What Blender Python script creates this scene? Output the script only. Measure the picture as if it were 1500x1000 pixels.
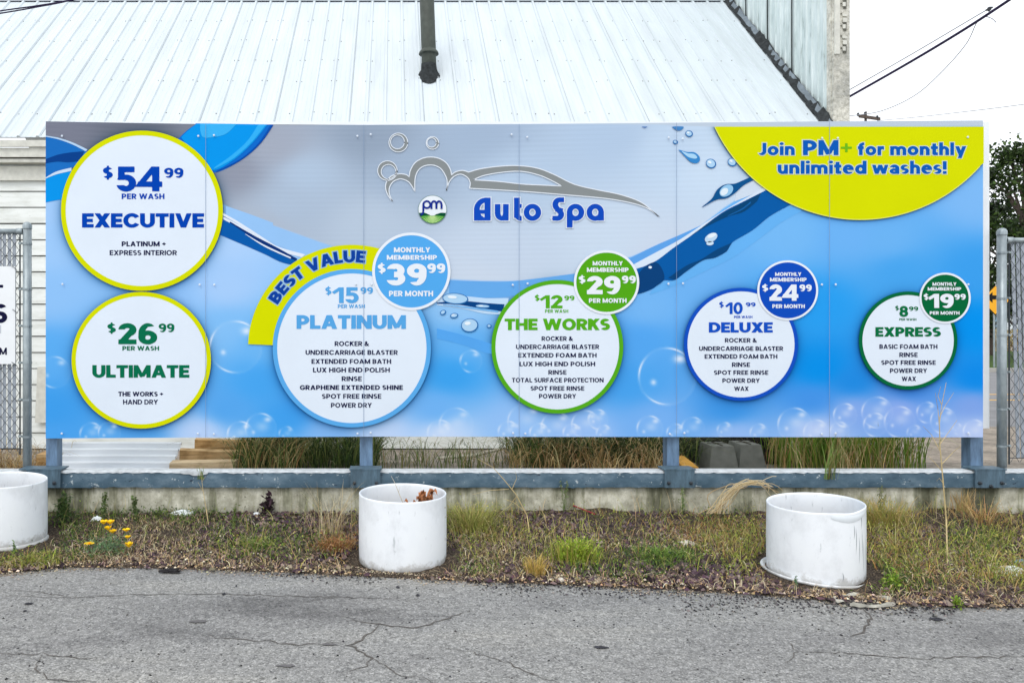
import bpy, math, random
import numpy as np
from mathutils import Vector
from mathutils.geometry import tessellate_polygon

for _o in list(bpy.data.objects):
    bpy.data.objects.remove(_o, do_unlink=True)
SC = bpy.context.scene
COL = SC.collection
R = math.radians
rng = np.random.default_rng(7)
random.seed(7)

# ------------------------------------------------------------------ camera, sky, sun, exposure
F, PX, PY, H = 1083.0, 578.0, 480.0, 1.5      # focal length and principal point measured on the photograph
cam = bpy.data.cameras.new('camera')
cam.sensor_width = 36.0
cam.lens = 36.0 * F / 1500.0
cam.shift_x = (750.0 - PX) / 1500.0
cam.shift_y = -(500.0 - PY) / 1500.0
cam.clip_start = 0.05
cam.clip_end = 2000.0
camo = bpy.data.objects.new('camera', cam)
camo.location = (0, 0, H)
camo.rotation_euler = (R(90), 0, 0)
COL.objects.link(camo)
SC.camera = camo

SUN_EL, SUN_AZ = R(52), R(205)                # azimuth of the sun, clockwise from +Y
world = bpy.data.worlds.new('World')
SC.world = world
world.use_nodes = True
wn = world.node_tree
wn.nodes.clear()
w_out = wn.nodes.new('ShaderNodeOutputWorld')
w_bg = wn.nodes.new('ShaderNodeBackground')
w_sky = wn.nodes.new('ShaderNodeTexSky')
w_sky.sky_type = 'NISHITA'
w_sky.sun_disc = False
w_sky.sun_elevation = SUN_EL
w_sky.sun_rotation = SUN_AZ
w_sky.dust_density = 3.0
w_mix = wn.nodes.new('ShaderNodeMixRGB')       # overcast: most of the blue sky is veiled by cloud
w_mix.inputs[0].default_value = 0.86
w_mix.inputs[2].default_value = (13.3, 13.7, 14.2, 1)
w_bg.inputs['Strength'].default_value = 0.115
wn.links.new(w_sky.outputs[0], w_mix.inputs[1])
wn.links.new(w_mix.outputs[0], w_bg.inputs['Color'])
wn.links.new(w_bg.outputs[0], w_out.inputs['Surface'])

sun = bpy.data.lights.new('sun', 'SUN')
sun.energy = 0.9
sun.angle = R(24)
sun.color = (1.0, 0.96, 0.9)
suno = bpy.data.objects.new('sun', sun)
_sd = Vector((math.sin(SUN_AZ) * math.cos(SUN_EL), math.cos(SUN_AZ) * math.cos(SUN_EL), math.sin(SUN_EL)))
suno.rotation_euler = _sd.to_track_quat('Z', 'Y').to_euler()
suno.location = (0, 0, 30)
COL.objects.link(suno)

SC.view_settings.view_transform = 'Standard'
SC.view_settings.look = 'None'
SC.view_settings.exposure = 0.0
SC.view_settings.gamma = 1.0
SC.view_settings.use_curve_mapping = False

# ------------------------------------------------------------------ helpers
def lin(c):
    c = np.asarray(c, dtype=float) / 255.0
    return np.where(c <= 0.04045, c / 12.92, ((c + 0.055) / 1.055) ** 2.4)

def s2l(r, g, b):
    return tuple(float(v) for v in lin((r, g, b)))

def W(px, py, d):
    """photo pixel + distance -> world point"""
    return ((px - PX) / F * d, d, H - (py - PY) / F * d)

def tag(o, label=None, cat=None, group=None, kind=None):
    if label: o['label'] = label
    if cat: o['category'] = cat
    if group: o['group'] = group
    if kind: o['kind'] = kind
    return o

def thing(name, label, cat, loc=(0, 0, 0), group=None):
    o = bpy.data.objects.new(name, None)
    o.empty_display_size = 0.2
    o.location = loc
    COL.objects.link(o)
    return tag(o, label, cat, group)

def world_loc(o):
    v = Vector((0, 0, 0))
    while o is not None:
        v += o.location
        o = o.parent
    return v

class MB:
    """collects faces in world space, links them as one mesh object"""
    def __init__(s):
        s.v, s.f, s.m, s.c = [], [], [], []
        s.mats = []
        s.cur = 0
        s.col = None
    def mat(s, m):
        if m not in s.mats: s.mats.append(m)
        s.cur = s.mats.index(m)
        return s
    def add(s, vs, fs, col=None):
        b = len(s.v)
        s.v.extend([tuple(p) for p in vs])
        s.f.extend([tuple(b + i for i in f) for f in fs])
        s.m.extend([s.cur] * len(fs))
        if col is not None or s.c:
            while len(s.c) < b: s.c.append((1, 1, 1))
            s.c.extend([col if col is not None else (1, 1, 1)] * len(vs))
    def box(s, x0, x1, y0, y1, z0, z1):
        vs = [(x0, y0, z0), (x1, y0, z0), (x1, y1, z0), (x0, y1, z0), (x0, y0, z1), (x1, y0, z1), (x1, y1, z1), (x0, y1, z1)]
        s.add(vs, [(0, 3, 2, 1), (4, 5, 6, 7), (0, 1, 5, 4), (1, 2, 6, 5), (2, 3, 7, 6), (3, 0, 4, 7)])
    def hexa(s, vs):
        s.add(vs, [(0, 3, 2, 1), (4, 5, 6, 7), (0, 1, 5, 4), (1, 2, 6, 5), (2, 3, 7, 6), (3, 0, 4, 7)])
    def tube(s, pts, r, n=8, caps=True, col=None):
        pts = [Vector(p) for p in pts]
        rs = r if isinstance(r, (list, tuple)) else [r] * len(pts)
        vs, fs = [], []
        dirs = [(pts[min(i + 1, len(pts) - 1)] - pts[max(i - 1, 0)]).normalized() for i in range(len(pts))]
        ax = min((0, 1, 2), key=lambda k: max(abs(d[k]) for d in dirs))
        ref = Vector([1.0 if k == ax else 0.0 for k in range(3)])
        for i, p in enumerate(pts):
            d = (pts[min(i + 1, len(pts) - 1)] - pts[max(i - 1, 0)]).normalized()
            u = d.cross(ref).normalized()
            w = d.cross(u).normalized()
            for k in range(n):
                a = 2 * math.pi * k / n
                vs.append(p + (u * math.cos(a) + w * math.sin(a)) * rs[i])
        for i in range(len(pts) - 1):
            for k in range(n):
                k2 = (k + 1) % n
                fs.append((i * n + k, i * n + k2, (i + 1) * n + k2, (i + 1) * n + k))
        if caps:
            fs.append(tuple(range(n - 1, -1, -1)))
            fs.append(tuple((len(pts) - 1) * n + k for k in range(n)))
        s.add(vs, fs, col)
    def lathe(s, prof, cx, cy, n=48, zf=None, cap=False):
        vs, fs = [], []
        for (r, z) in prof:
            for k in range(n):
                a = 2 * math.pi * k / n
                dz = zf(a, z) if zf else 0
                vs.append((cx + r * math.cos(a), cy + r * math.sin(a), z + dz))
        for i in range(len(prof) - 1):
            for k in range(n):
                k2 = (k + 1) % n
                fs.append((i * n + k, i * n + k2, (i + 1) * n + k2, (i + 1) * n + k))
        if cap:
            fs.append(tuple((len(prof) - 1) * n + k for k in range(n)))
        s.add(vs, fs)
    def build(s, name, mat=None, parent=None, smooth=False):
        me = bpy.data.meshes.new(name)
        off = world_loc(parent) if parent is not None else Vector((0, 0, 0))
        v = [(p[0] - off.x, p[1] - off.y, p[2] - off.z) for p in s.v]
        me.from_pydata(v, [], s.f)
        mats = s.mats or [mat]
        for m in mats:
            me.materials.append(m)
        if len(mats) > 1:
            me.polygons.foreach_set('material_index', s.m)
        if s.c:
            while len(s.c) < len(s.v): s.c.append((1, 1, 1))
            a = me.color_attributes.new('Col', 'FLOAT_COLOR', 'POINT')
            c = np.ones((len(s.v), 4))
            c[:, :3] = np.array(s.c)
            a.data.foreach_set('color', c.ravel())
        if smooth:
            me.polygons.foreach_set('use_smooth', [True] * len(me.polygons))
        me.update()
        o = bpy.data.objects.new(name, me)
        COL.objects.link(o)
        if parent is not None: o.parent = parent
        return o

def np_mesh(name, verts, faces, mat, cols=None, parent=None, smooth=False):
    """verts (N,3), faces (M,k) with constant k"""
    me = bpy.data.meshes.new(name)
    verts = np.asarray(verts, dtype=np.float32).copy()
    if parent is not None:
        verts -= np.array(world_loc(parent), dtype=np.float32)
    faces = np.asarray(faces, dtype=np.int32)
    m, k = faces.shape
    me.vertices.add(len(verts)); me.vertices.foreach_set('co', verts.ravel())
    me.loops.add(m * k); me.loops.foreach_set('vertex_index', faces.ravel())
    me.polygons.add(m)
    me.polygons.foreach_set('loop_start', np.arange(0, m * k, k, dtype=np.int32))
    me.polygons.foreach_set('loop_total', np.full(m, k, dtype=np.int32))
    if smooth: me.polygons.foreach_set('use_smooth', np.ones(m, dtype=bool))
    me.materials.append(mat)
    if cols is not None:
        a = me.color_attributes.new('Col', 'FLOAT_COLOR', 'POINT')
        c = np.ones((len(verts), 4), dtype=np.float32); c[:, :3] = cols
        a.data.foreach_set('color', c.ravel())
    me.update(calc_edges=True); me.validate()
    o = bpy.data.objects.new(name, me)
    COL.objects.link(o)
    if parent is not None: o.parent = parent
    return o

# ------------------------------------------------------------------ materials
def new_mat(name, rough=0.7, spec=0.3, metal=0.0):
    m = bpy.data.materials.new(name)
    m.use_nodes = True
    nt = m.node_tree
    b = nt.nodes['Principled BSDF']
    b.inputs['Roughness'].default_value = rough
    b.inputs['Metallic'].default_value = metal
    b.inputs['Specular IOR Level'].default_value = spec
    return m, nt, b

def N(nt, typ, **kw):
    n = nt.nodes.new(typ)
    for k, v in kw.items(): setattr(n, k, v)
    return n

def noise(nt, scale, detail=3, rough=0.55, vec=None, stretch=None):
    if vec is None:
        tc = N(nt, 'ShaderNodeTexCoord')
        vec = tc.outputs['Object']
    if stretch:
        mp = N(nt, 'ShaderNodeMapping'); mp.inputs['Scale'].default_value = stretch
        nt.links.new(vec, mp.inputs[0]); vec = mp.outputs[0]
    n = N(nt, 'ShaderNodeTexNoise')
    n.inputs['Scale'].default_value = scale
    n.inputs['Detail'].default_value = detail
    n.inputs['Roughness'].default_value = rough
    nt.links.new(vec, n.inputs['Vector'])
    return n.outputs['Fac']

def ramp(nt, fac, stops):
    r = N(nt, 'ShaderNodeValToRGB')
    el = r.color_ramp.elements
    while len(el) < len(stops): el.new(0.5)
    for e, (p, c) in zip(el, stops):
        e.position = p
        e.color = (*c, 1) if len(c) == 3 else c
    nt.links.new(fac, r.inputs[0])
    return r.outputs[0]

def mix(nt, fac, a, b, mode='MIX'):
    n = N(nt, 'ShaderNodeMixRGB', blend_type=mode)
    for sock, v in ((n.inputs[0], fac), (n.inputs[1], a), (n.inputs[2], b)):
        if hasattr(v, 'links') or hasattr(v, 'is_linked'): nt.links.new(v, sock)
        elif isinstance(v, (int, float)): sock.default_value = v
        else: sock.default_value = (*v, 1) if len(v) == 3 else v
    return n.outputs[0]

def bump(nt, b, h, strength=0.3, dist=0.01):
    n = N(nt, 'ShaderNodeBump')
    n.inputs['Strength'].default_value = strength
    n.inputs['Distance'].default_value = dist
    nt.links.new(h, n.inputs['Height'])
    nt.links.new(n.outputs[0], b.inputs['Normal'])

def flat(name, rgb, rough=0.6, spec=0.3, var=0.06, scale=9.0, metal=0.0):
    """one colour with a little procedural mottling"""
    m, nt, b = new_mat(name, rough, spec, metal)
    c = s2l(*rgb)
    n = noise(nt, scale, 4)
    lo = tuple(v * (1 - var) for v in c); hi = tuple(min(1, v * (1 + var)) for v in c)
    nt.links.new(ramp(nt, n, [(0.3, lo), (0.7, hi)]), b.inputs['Base Color'])
    return m

_pm = {}
def ink(rgb):
    k = tuple(rgb)
    if k not in _pm:
        _pm[k] = flat('print_ink', tuple(255 * (x / 255) ** 1.0 * .965 for x in rgb), 0.6, 0.03, 0.02, 3.0)
    return _pm[k]

def vcol(name, rough=0.7, spec=0.2, grain=0.0, gscale=30, trans=0.0):
    m, nt, b = new_mat(name, rough, spec)
    a = N(nt, 'ShaderNodeVertexColor'); a.layer_name = 'Col'
    out = a.outputs['Color']
    if grain:
        n = noise(nt, gscale, 3)
        g = ramp(nt, n, [(0.3, (1 - grain,) * 3), (0.7, (1 + grain,) * 3)])
        out = mix(nt, 1.0, out, g, 'MULTIPLY')
    nt.links.new(out, b.inputs['Base Color'])
    if trans:
        t = N(nt, 'ShaderNodeBsdfTranslucent')
        nt.links.new(out, t.inputs['Color'])
        ms = N(nt, 'ShaderNodeMixShader'); ms.inputs[0].default_value = trans
        nt.links.new(b.outputs[0], ms.inputs[1]); nt.links.new(t.outputs[0], ms.inputs[2])
        nt.links.new(ms.outputs[0], nt.nodes['Material Output'].inputs['Surface'])
    return m

# ------------------------------------------------------------------ lettering: every glyph is an implicit outline, contoured to a polygon
GX = GY = None
def fbox(x0, y0, x1, y1): return np.maximum(np.maximum(x0 - GX, GX - x1), np.maximum(y0 - GY, GY - y1))
def fbar(xa, ya, xb, yb, w, e=0.0):
    L = math.hypot(xb - xa, yb - ya); ux, uy = (xb - xa) / L, (yb - ya) / L
    t = (GX - xa) * ux + (GY - ya) * uy
    n = np.abs(-(GX - xa) * uy + (GY - ya) * ux) - w / 2
    return np.maximum(n, np.maximum(-t - e, t - L - e))
def fell(cx, cy, a, b): return (np.sqrt(((GX - cx) / a) ** 2 + ((GY - cy) / b) ** 2) - 1) * min(a, b)
def fring(cx, cy, a, b, w, h=None):
    h = w if h is None else h
    return np.maximum(fell(cx, cy, a, b), -fell(cx, cy, a - w, b - h))
def U(*f):
    r = f[0]
    for g in f[1:]: r = np.minimum(r, g)
    return r
def I(*f):
    r = f[0]
    for g in f[1:]: r = np.maximum(r, g)
    return r
def sub(a, b): return np.maximum(a, -b)
def clip(f, lo=0, hi=1): return I(f, fbox(-9, lo, 9, hi))
def bowl(x0, y0, x1, y1, w, h):
    c = x0 + (x1 - x0) * 0.45; m = (y0 + y1) / 2; b = (y1 - y0) / 2
    outer = U(fbox(x0, y0, c, y1), I(fell(c, m, x1 - c, b), c - 1e-3 - GX))
    inner = U(fbox(x0 + w, y0 + h, c, y1 - h), I(fell(c, m, x1 - c - w, b - h), c - 1e-3 - GX))
    return sub(outer, inner)
def arch(x0, x1, y, w, h, r):
    """n-shaped arch: stems down to 0, top at y"""
    m = (x0 + x1) / 2; a = (x1 - x0) / 2
    outer = U(fbox(x0, 0, x1, y - r), I(fell(m, y - r, a, r), y - r - 1e-3 - GY))
    inner = U(fbox(x0 + w, -1, x1 - w, y - r), I(fell(m, y - r, a - w, r - h), y - r - 1e-3 - GY))
    return sub(outer, inner)
def s_shape(Wd, w, h, top=1.0):
    b = (top + h) / 4; cx = Wd / 2
    up = sub(fring(cx, top - b, cx, b, w, h), U(fbox(cx, -9, 9, top - b + 0.015), I(cx * 1.1 - GX, GY - (top - b + 0.05 + (GX - cx) * 0.42))))
    lo = sub(fring(cx, b, cx, b, w, h), U(fbox(-9, b - 0.015, cx, 9), I(GX - cx * 0.9, (b - 0.05 + (GX - cx) * 0.42) - GY)))
    return U(up, lo)

def glyph_field(ch, w):
    """returns field and advance width for a glyph of cap height 1 and stem w"""
    global GX, GY
    h = w * .98 + .005
    flip = lambda Wd, top=1.0: (Wd - GX, top - GY)
    if ch == 'I': return fbox(0, 0, w, 1), w
    if ch == 'E':
        a = 0.46 + 0.5 * w
        return U(fbox(0, 0, w, 1), fbox(0, 0, a, h), fbox(0, 1 - h, a, 1), fbox(0, .5 - h / 2, a - .04, .5 + h / 2)), a
    if ch == 'F':
        a = 0.44 + 0.5 * w
        return U(fbox(0, 0, w, 1), fbox(0, 1 - h, a, 1), fbox(0, .46 - h / 2, a - .04, .46 + h / 2)), a
    if ch == 'L':
        a = 0.42 + 0.5 * w
        return U(fbox(0, 0, w, 1), fbox(0, 0, a, h)), a
    if ch == 'T':
        a = 0.56 + 0.4 * w
        return U(fbox(a / 2 - w / 2, 0, a / 2 + w / 2, 1), fbox(0, 1 - h, a, 1)), a
    if ch == 'H':
        a = 0.56 + 0.8 * w
        return U(fbox(0, 0, w, 1), fbox(a - w, 0, a, 1), fbox(0, .5 - h / 2, a, .5 + h / 2)), a
    if ch == 'N':
        a = 0.6 + 0.75 * w
        return U(fbox(0, 0, w, 1), fbox(a - w, 0, a, 1), clip(fbar(w * .55, 1, a - w * .55, 0, w, .3)) if True else 0), a
    if ch == 'M':
        a = 0.74 + 0.9 * w; y = 0.06
        v = U(fbar(w * .5, 1, a / 2, y, w * .95, .3), fbar(a - w * .5, 1, a / 2, y, w * .95, .3))
        v = I(v, fbox(0, y - .02, a, 1))
        v = I(v, U(fbox(0, .0, a, 1)))
        v = sub(v, U(I(fbar(w * .5, 1, a / 2, y, 9, .5), fbox(a / 2, -1, 9, y + .02)),))
        return U(fbox(0, 0, w, 1), fbox(a - w, 0, a, 1), I(v, fbox(0, -1, a, 1))), a
    if ch in 'AV':
        a = 0.66 + 0.7 * w
        if ch == 'V': GY = 1 - GY
        f = clip(U(I(fbar(w * .53, 0, a / 2 - .01, 1, w, .4), GX - a / 2 - w * .3), I(fbar(a - w * .53, 0, a / 2 + .01, 1, w, .4), a / 2 - w * .3 - GX)))
        if ch == 'A': f = U(f, fbox(a * .22, .19, a * .78, .19 + h * .85))
        return f, a
    if ch in 'Ww':
        top = 1.0
        a = 0.98 + 0.8 * w
        if ch == 'w': top = 0.72; a = 0.82 + 0.8 * w
        ww = w * .95; q = a * .285
        f = U(fbar(ww * .5, top, q, 0, ww, .4), fbar(a - ww * .5, top, a - q, 0, ww, .4))
        g = U(I(fbar(q, 0, a / 2, top, ww, .4), GX - a / 2 - w * .25), I(fbar(a - q, 0, a / 2, top, ww, .4), a / 2 - w * .25 - GX))
        return clip(U(f, g), 0, top), a
    if ch == 'X':
        a = 0.62 + 0.7 * w
        return clip(U(fbar(w * .6, 0, a - w * .6, 1, w * 1.05, .4), fbar(w * .6, 1, a - w * .6, 0, w * 1.05, .4))), a
    if ch == 'Y':
        a = 0.6 + 0.7 * w; m = a / 2
        f = clip(U(I(fbar(w * .55, 1, m, .4, w, .3), GX - m - w / 2), I(fbar(a - w * .55, 1, m, .4, w, .3), m - w / 2 - GX)), .36)
        return U(f, fbox(m - w / 2, 0, m + w / 2, .46)), a
    if ch == 'K':
        a = 0.58 + 0.65 * w
        return U(fbox(0, 0, w, 1), clip(I(U(fbar(w * .6, .34, a - w * .55, 1, w, .3), fbar(a * .42, .62, a - w * .58, 0, w, .3)), w * .5 - GX)) if True else 0), a
    if ch in 'OCG':
        a = (0.8 if ch == 'O' else 0.74) + 0.25 * w; c = a / 2 if ch == 'O' else 0.4 + .125 * w
        r = fring(c, .5, c, .515, w, h)
        if ch == 'C': r = sub(r, I(c - GX, np.abs(GY - .5) - (.08 + (GX - c) * .52)))
        if ch == 'G':
            r = sub(r, I(c - GX, GY - (.58 + (GX - c) * .5), .47 - GY))
            r = U(r, I(U(fbox(c * .98, .54 - h * .9, a, .54), fbox(a - w * .95, .15, a, .5)), fell(c, .5, c * 1.02, .52)))
        return r, a
    if ch == 'D':
        a = 0.68 + 0.35 * w
        c = a * .42
        o = U(fbox(0, 0, c, 1), I(fell(c, .5, a - c, .5), c - 1e-3 - GX)); i = U(fbox(w, h, c, 1 - h), I(fell(c, .5, a - c - w, .5 - h), c - 1e-3 - GX))
        return sub(o, i), a
    if ch == 'P':
        a = 0.54 + 0.5 * w
        return U(fbox(0, 0, w, 1), bowl(0, .3, a, 1, w, h)), a
    if ch == 'R':
        a = 0.56 + 0.5 * w
        return U(fbox(0, 0, w, 1), bowl(0, .34, a, 1, w, h), clip(fbar(a * .5, .45, a - w * .45, 0, w, .2), 0, .5)), a
    if ch == 'B':
        a = 0.55 + 0.5 * w
        return U(bowl(0, .5 - h / 2, a - .03, 1, w, h), bowl(0, 0, a, .5 + h / 2, w, h)), a
    if ch == 'U':
        a = 0.56 + 0.75 * w; GY = 1 - GY
        return arch(0, a, 1.01, w, h, .42), a
    if ch == 'J':
        a = 0.36 + 0.6 * w; r = .3
        f = U(fbox(a - w, r, a, 1), I(fring(a / 2, r, a / 2, r, w, h), GY - r))
        return sub(f, fbox(-9, r * .55, w * .9, 9)), a
    if ch == 'S':
        a = 0.5 + 0.45 * w
        return s_shape(a, w, h), a
    if ch == 's':
        a = 0.42 + 0.4 * w
        return s_shape(a, w * .95, h * .82, .73), a
    if ch == '$':
        a = 0.5 + 0.45 * w
        return U(s_shape(a, w, h), fbox(a / 2 - w * .3, -.14, a / 2 + w * .3, 1.14)), a
    if ch == '0':
        a = 0.6 + 0.4 * w
        return fring(a / 2, .5, a / 2, .512, w, h), a
    if ch == '1':
        a = 0.2 + w
        return U(fbox(a - w, 0, a, 1), clip(I(fbar(0, .7, a - w * .5, .98, w * .8, .1), GX - a + .01), 0, 1)), a
    if ch == '2':
        a = 0.54 + 0.4 * w; b = .31; cx = a / 2
        up = fring(cx, 1 - b, cx, b + .01, w, h)
        up = I(up, U((1 - b) - GY, cx * 1.1 - GX))
        up = sub(up, I(GX - cx, GY - (1 - b - .02)))
        up = I(up, U(cx - GX, (1 - b + .07) - GY, 0 * GX - (GY - (1 - b + .02))))
        dg = I(fbar(w * .35, h * .2, a - w * .62, 1 - b - .02, w, .0), fbox(0, 0, a, 1 - b + .03))
        tail = I(fring(cx, 1 - b, cx, b + .01, w, h), cx * 1.15 - GX, (1 - b - .17) - GY)
        return U(up, dg, tail, fbox(0, 0, a, h)), a
    if ch == '3':
        a = 0.54 + 0.4 * w; b = (1 + h) / 4; cx = a / 2
        up = sub(fring(cx * .97, 1 - b, cx * .95, b + .01, w, h), I(GX - cx * .8, GY - (1 - b + .07)))
        lo = sub(fring(cx, b, cx, b + .01, w, h), I(GX - cx * .8, (b - .07) - GY))
        return U(up, lo), a
    if ch == '4':
        a = 0.68 + 0.4 * w; sx = a - .09
        return U(fbox(sx - w, 0, sx, 1), fbox(0, .18, a, .18 + h * .95), clip(I(fbar(w * .36, .18 + h * .5, sx - w * .62, 1, w * .8, .3), GX - sx), .18)), a
    if ch == '5':
        a = 0.54 + 0.4 * w; b = .345; cx = a / 2
        lo = sub(fring(cx, b - .01, cx, b, w, h), I(GX - cx * .9, (b - .09) - GY, GY - .48))
        return U(lo, fbox(.06, 1 - h, a - .05, 1), I(fbox(.06, .46, .06 + w * .9, 1), 0 * GX - 1)), a
    if ch in '69':
        a = 0.56 + 0.42 * w; cx = a / 2
        if ch == '9': GX, GY = flip(a)
        lo = fring(cx, .325, cx, .335, w, h)
        big = I(fring(cx, .5, cx, .51, w, h), U(GX - cx * .98, I(.5 - GY, .83 - GY + (GX - cx) * .15)))
        big = I(big, .3 - GY)
        return U(lo, big), a
    if ch == '8':
        a = 0.54 + 0.45 * w; b = (1 + h) / 4; cx = a / 2
        return U(fring(cx, 1 - b + .015, cx * .92, b - .015, w * .95, h * .95), fring(cx, b, cx, b + .01, w, h)), a
    if ch == '&':
        a = 0.66 + 0.4 * w
        return clip(U(fring(a * .4, .75, a * .27, .26, w * .85, h * .85), fring(a * .38, .27, a * .38, .28, w, h), fbar(a * .25, .72, a * .95, 0, w * .9, .1), fbar(a * .6, .12, a * .93, .5, w * .8)), -.01, 1.01), a
    if ch == '+':
        a = 0.56; return U(fbox(0, .5 - w * .42, a, .5 + w * .42), fbox(a / 2 - w * .42, .5 - a / 2, a / 2 + w * .42, .5 + a / 2)), a
    if ch == '!':
        return U(fbox(0, .34, w, 1), fbox(0, 0, w, w * .95)), w
    x = .73
    if ch == 'o': a = .62 + .3 * w; return fring(a / 2, x / 2, a / 2, x / 2 + .012, w, h), a
    if ch == 'n': a = .5 + .5 * w; return U(arch(0, a, x + .01, w, h, .33), fbox(0, 0, w, x)), a
    if ch == 'u':
        a = .5 + .5 * w; GX, GY = flip(a, x); return U(arch(0, a, x + .01, w, h, .33), fbox(0, 0, w, x)), a
    if ch == 'm':
        a = .86 + .6 * w; m = a / 2 + w / 2
        return U(arch(0, m, x + .01, w, h, .3), arch(m - w, a, x + .01, w, h, .3), fbox(0, 0, w, x)), a
    if ch == 'h': a = .5 + .5 * w; return U(arch(0, a, x + .01, w, h, .33), fbox(0, 0, w, 1.04)), a
    if ch == 'i': return U(fbox(0, 0, w, x), fell(w / 2, .93, w * .56, w * .5)), w
    if ch == 'l': return fbox(0, 0, w, 1.04), w
    if ch == 'r':
        a = .28 + .6 * w; return U(fbox(0, 0, w, x), I(arch(0, a * 1.5, x + .01, w, h * 1.1, .33), .42 - GY, GX - a)), a
    if ch == 't':
        a = .24 + .85 * w; return U(fbox(.09, .05, .09 + w, .95), fbox(0, x - h, a, x), fbox(.09 + w * .3, 0, a, h)), a
    if ch == 'f':
        a = .22 + .85 * w; return U(fbox(.08, 0, .08 + w, .85), fbox(0, x - h, a - .03, x), I(fring(.08 + .3, .76, .3, .28, w, h), GX - a, .76 - GY)), a
    if ch == 'd': a = .62 + .3 * w; return U(fring(a * .48, x / 2, a * .48, x / 2 + .012, w, h), fbox(a - w, 0, a, 1.04)), a
    if ch == 'e':
        a = .6 + .3 * w; c = a / 2; r = fring(c, x / 2, c, x / 2 + .012, w, h)
        r = sub(r, I(c - GX, .3 - GY - 9 * 0, GY - .3) * 0 + I(c - GX, GY - .3, .16 - GY))
        return U(r, I(fbox(w * .5, .3, a, .3 + h * .7), fell(c, x / 2, c, x / 2 + .012))), a
    if ch == 'a':
        a = .5 + .45 * w; top = I(arch(0, a, x + .01, w, h, .3), U(.45 - GY, a - w - GX)); top = sub(top, I(GX - w * .9, GY - .52))
        return U(top, fring(a * .48, .215, a * .48, .225, w * .9, h * .85), fbox(a - w, 0, a, .45)), a
    if ch == 'y':
        a = .54 + .6 * w; m = a / 2
        f = clip(U(I(fbar(w * .5, x, m, 0, w, .1), GX - m - w * .4), fbar(a - w * .5, x, m - (a / 2 - w / 2) * .3, -.24, w, .2)), -.24, x)
        return f, a
    raise KeyError(ch)

def contour(f, xs, ys):
    """marching squares at f=0, returns closed loops"""
    ins = f < 0
    segs = {}
    ny, nx = f.shape
    def ip(p, q):
        a, b = f[p], f[q]; t = a / (a - b)
        return (xs[p[1]] + (xs[q[1]] - xs[p[1]]) * t, ys[p[0]] + (ys[q[0]] - ys[p[0]]) * t)
    cell = ins[:-1, :-1] * 1 + ins[:-1, 1:] * 2 + ins[1:, 1:] * 4 + ins[1:, :-1] * 8
    jj, ii = np.nonzero((cell > 0) & (cell < 15))
    pts = {}
    nxt = {}
    tab = {1: [(3, 0)], 2: [(0, 1)], 3: [(3, 1)], 4: [(1, 2)], 5: [(3, 0), (1, 2)], 6: [(0, 2)], 7: [(3, 2)], 8: [(2, 3)], 9: [(2, 0)], 10: [(0, 1), (2, 3)], 11: [(2, 1)], 12: [(1, 3)], 13: [(1, 0)], 14: [(0, 3)]}
    for j, i in zip(jj.tolist(), ii.tolist()):
        ek = [('h', j, i), ('v', j, i + 1), ('h', j + 1, i), ('v', j, i)]
        ends = [((j, i), (j, i + 1)), ((j, i + 1), (j + 1, i + 1)), ((j + 1, i), (j + 1, i + 1)), ((j, i), (j + 1, i))]
        for a, b in tab[int(cell[j, i])]:
            for e in (a, b):
                if ek[e] not in pts: pts[ek[e]] = ip(*ends[e])
            nxt[ek[a]] = ek[b]
    loops = []
    while nxt:
        k0 = next(iter(nxt)); k = k0; lp = []
        while k in nxt:
            lp.append(pts[k]); k = nxt.pop(k)
        loops.append(lp)
    return loops

def simplify(lp, eps):
    def dp(p):
        if len(p) < 3: return p
        a, b = np.array(p[0]), np.array(p[-1]); q = np.array(p)
        d = b - a; L = np.hypot(*d)
        dist = np.abs(d[0] * (q[:, 1] - a[1]) - d[1] * (q[:, 0] - a[0])) / L if L > 1e-9 else np.hypot(*(q - a).T)
        k = int(dist.argmax())
        if dist[k] < eps: return [p[0], p[-1]]
        return dp(p[:k + 1])[:-1] + dp(p[k:])
    n = len(lp); q = np.array(lp); k = int(np.hypot(*(q - q[0]).T).argmax())
    r = dp(lp[:k + 1])[:-1] + dp(lp[k:] + [lp[0]])[:-1]
    return r

_gc = {}
def glyph(ch, w, grow=0.0):
    """(points, triangles, advance)"""
    global GX, GY
    w = round(w * (.9 if w > .2 else 1.0), 4)
    key = (ch, w, grow)
    if key in _gc: return _gc[key]
    res = 46
    xs = np.arange(-0.2, 1.75, 1.0 / res) + 0.0031; ys = np.arange(-0.45, 1.3, 1.0 / res) + 0.0037
    GX, GY = np.meshgrid(xs, ys)
    f, adv = glyph_field(ch, w)
    _gc[key] = loops_tris([simplify(l, 0.006) for l in contour(f - grow, xs, ys) if len(l) > 5]) + (adv,)
    return _gc[key]

def loops_tris(loops):
    loops = [l for l in loops if len(l) >= 3]
    def inside(p, l):
        c = False
        for (x0, y0), (x1, y1) in zip(l, l[1:] + l[:1]):
            if (y0 > p[1]) != (y1 > p[1]) and p[0] < (x1 - x0) * (p[1] - y0) / (y1 - y0) + x0: c = not c
        return c
    depth = [sum(inside(l[0], m) for m in loops if m is not l) for l in loops]
    pts, tris = [], []
    for l, d in zip(loops, depth):
        if d % 2: continue
        grp = [l] + [m for m, e in zip(loops, depth) if e == d + 1 and inside(m[0], l)]
        b = len(pts)
        pts += [p for g in grp for p in g]
        tris += [tuple(b + i for i in t) for t in tessellate_polygon([[Vector((p[0], p[1], 0)) for p in g] for g in grp])]
    return pts, tris

def text_width(s, w, sp, space=0.3):
    x = 0
    for c in s:
        x += space if c == ' ' else glyph(c, w)[2] + sp
    return x - sp

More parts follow.
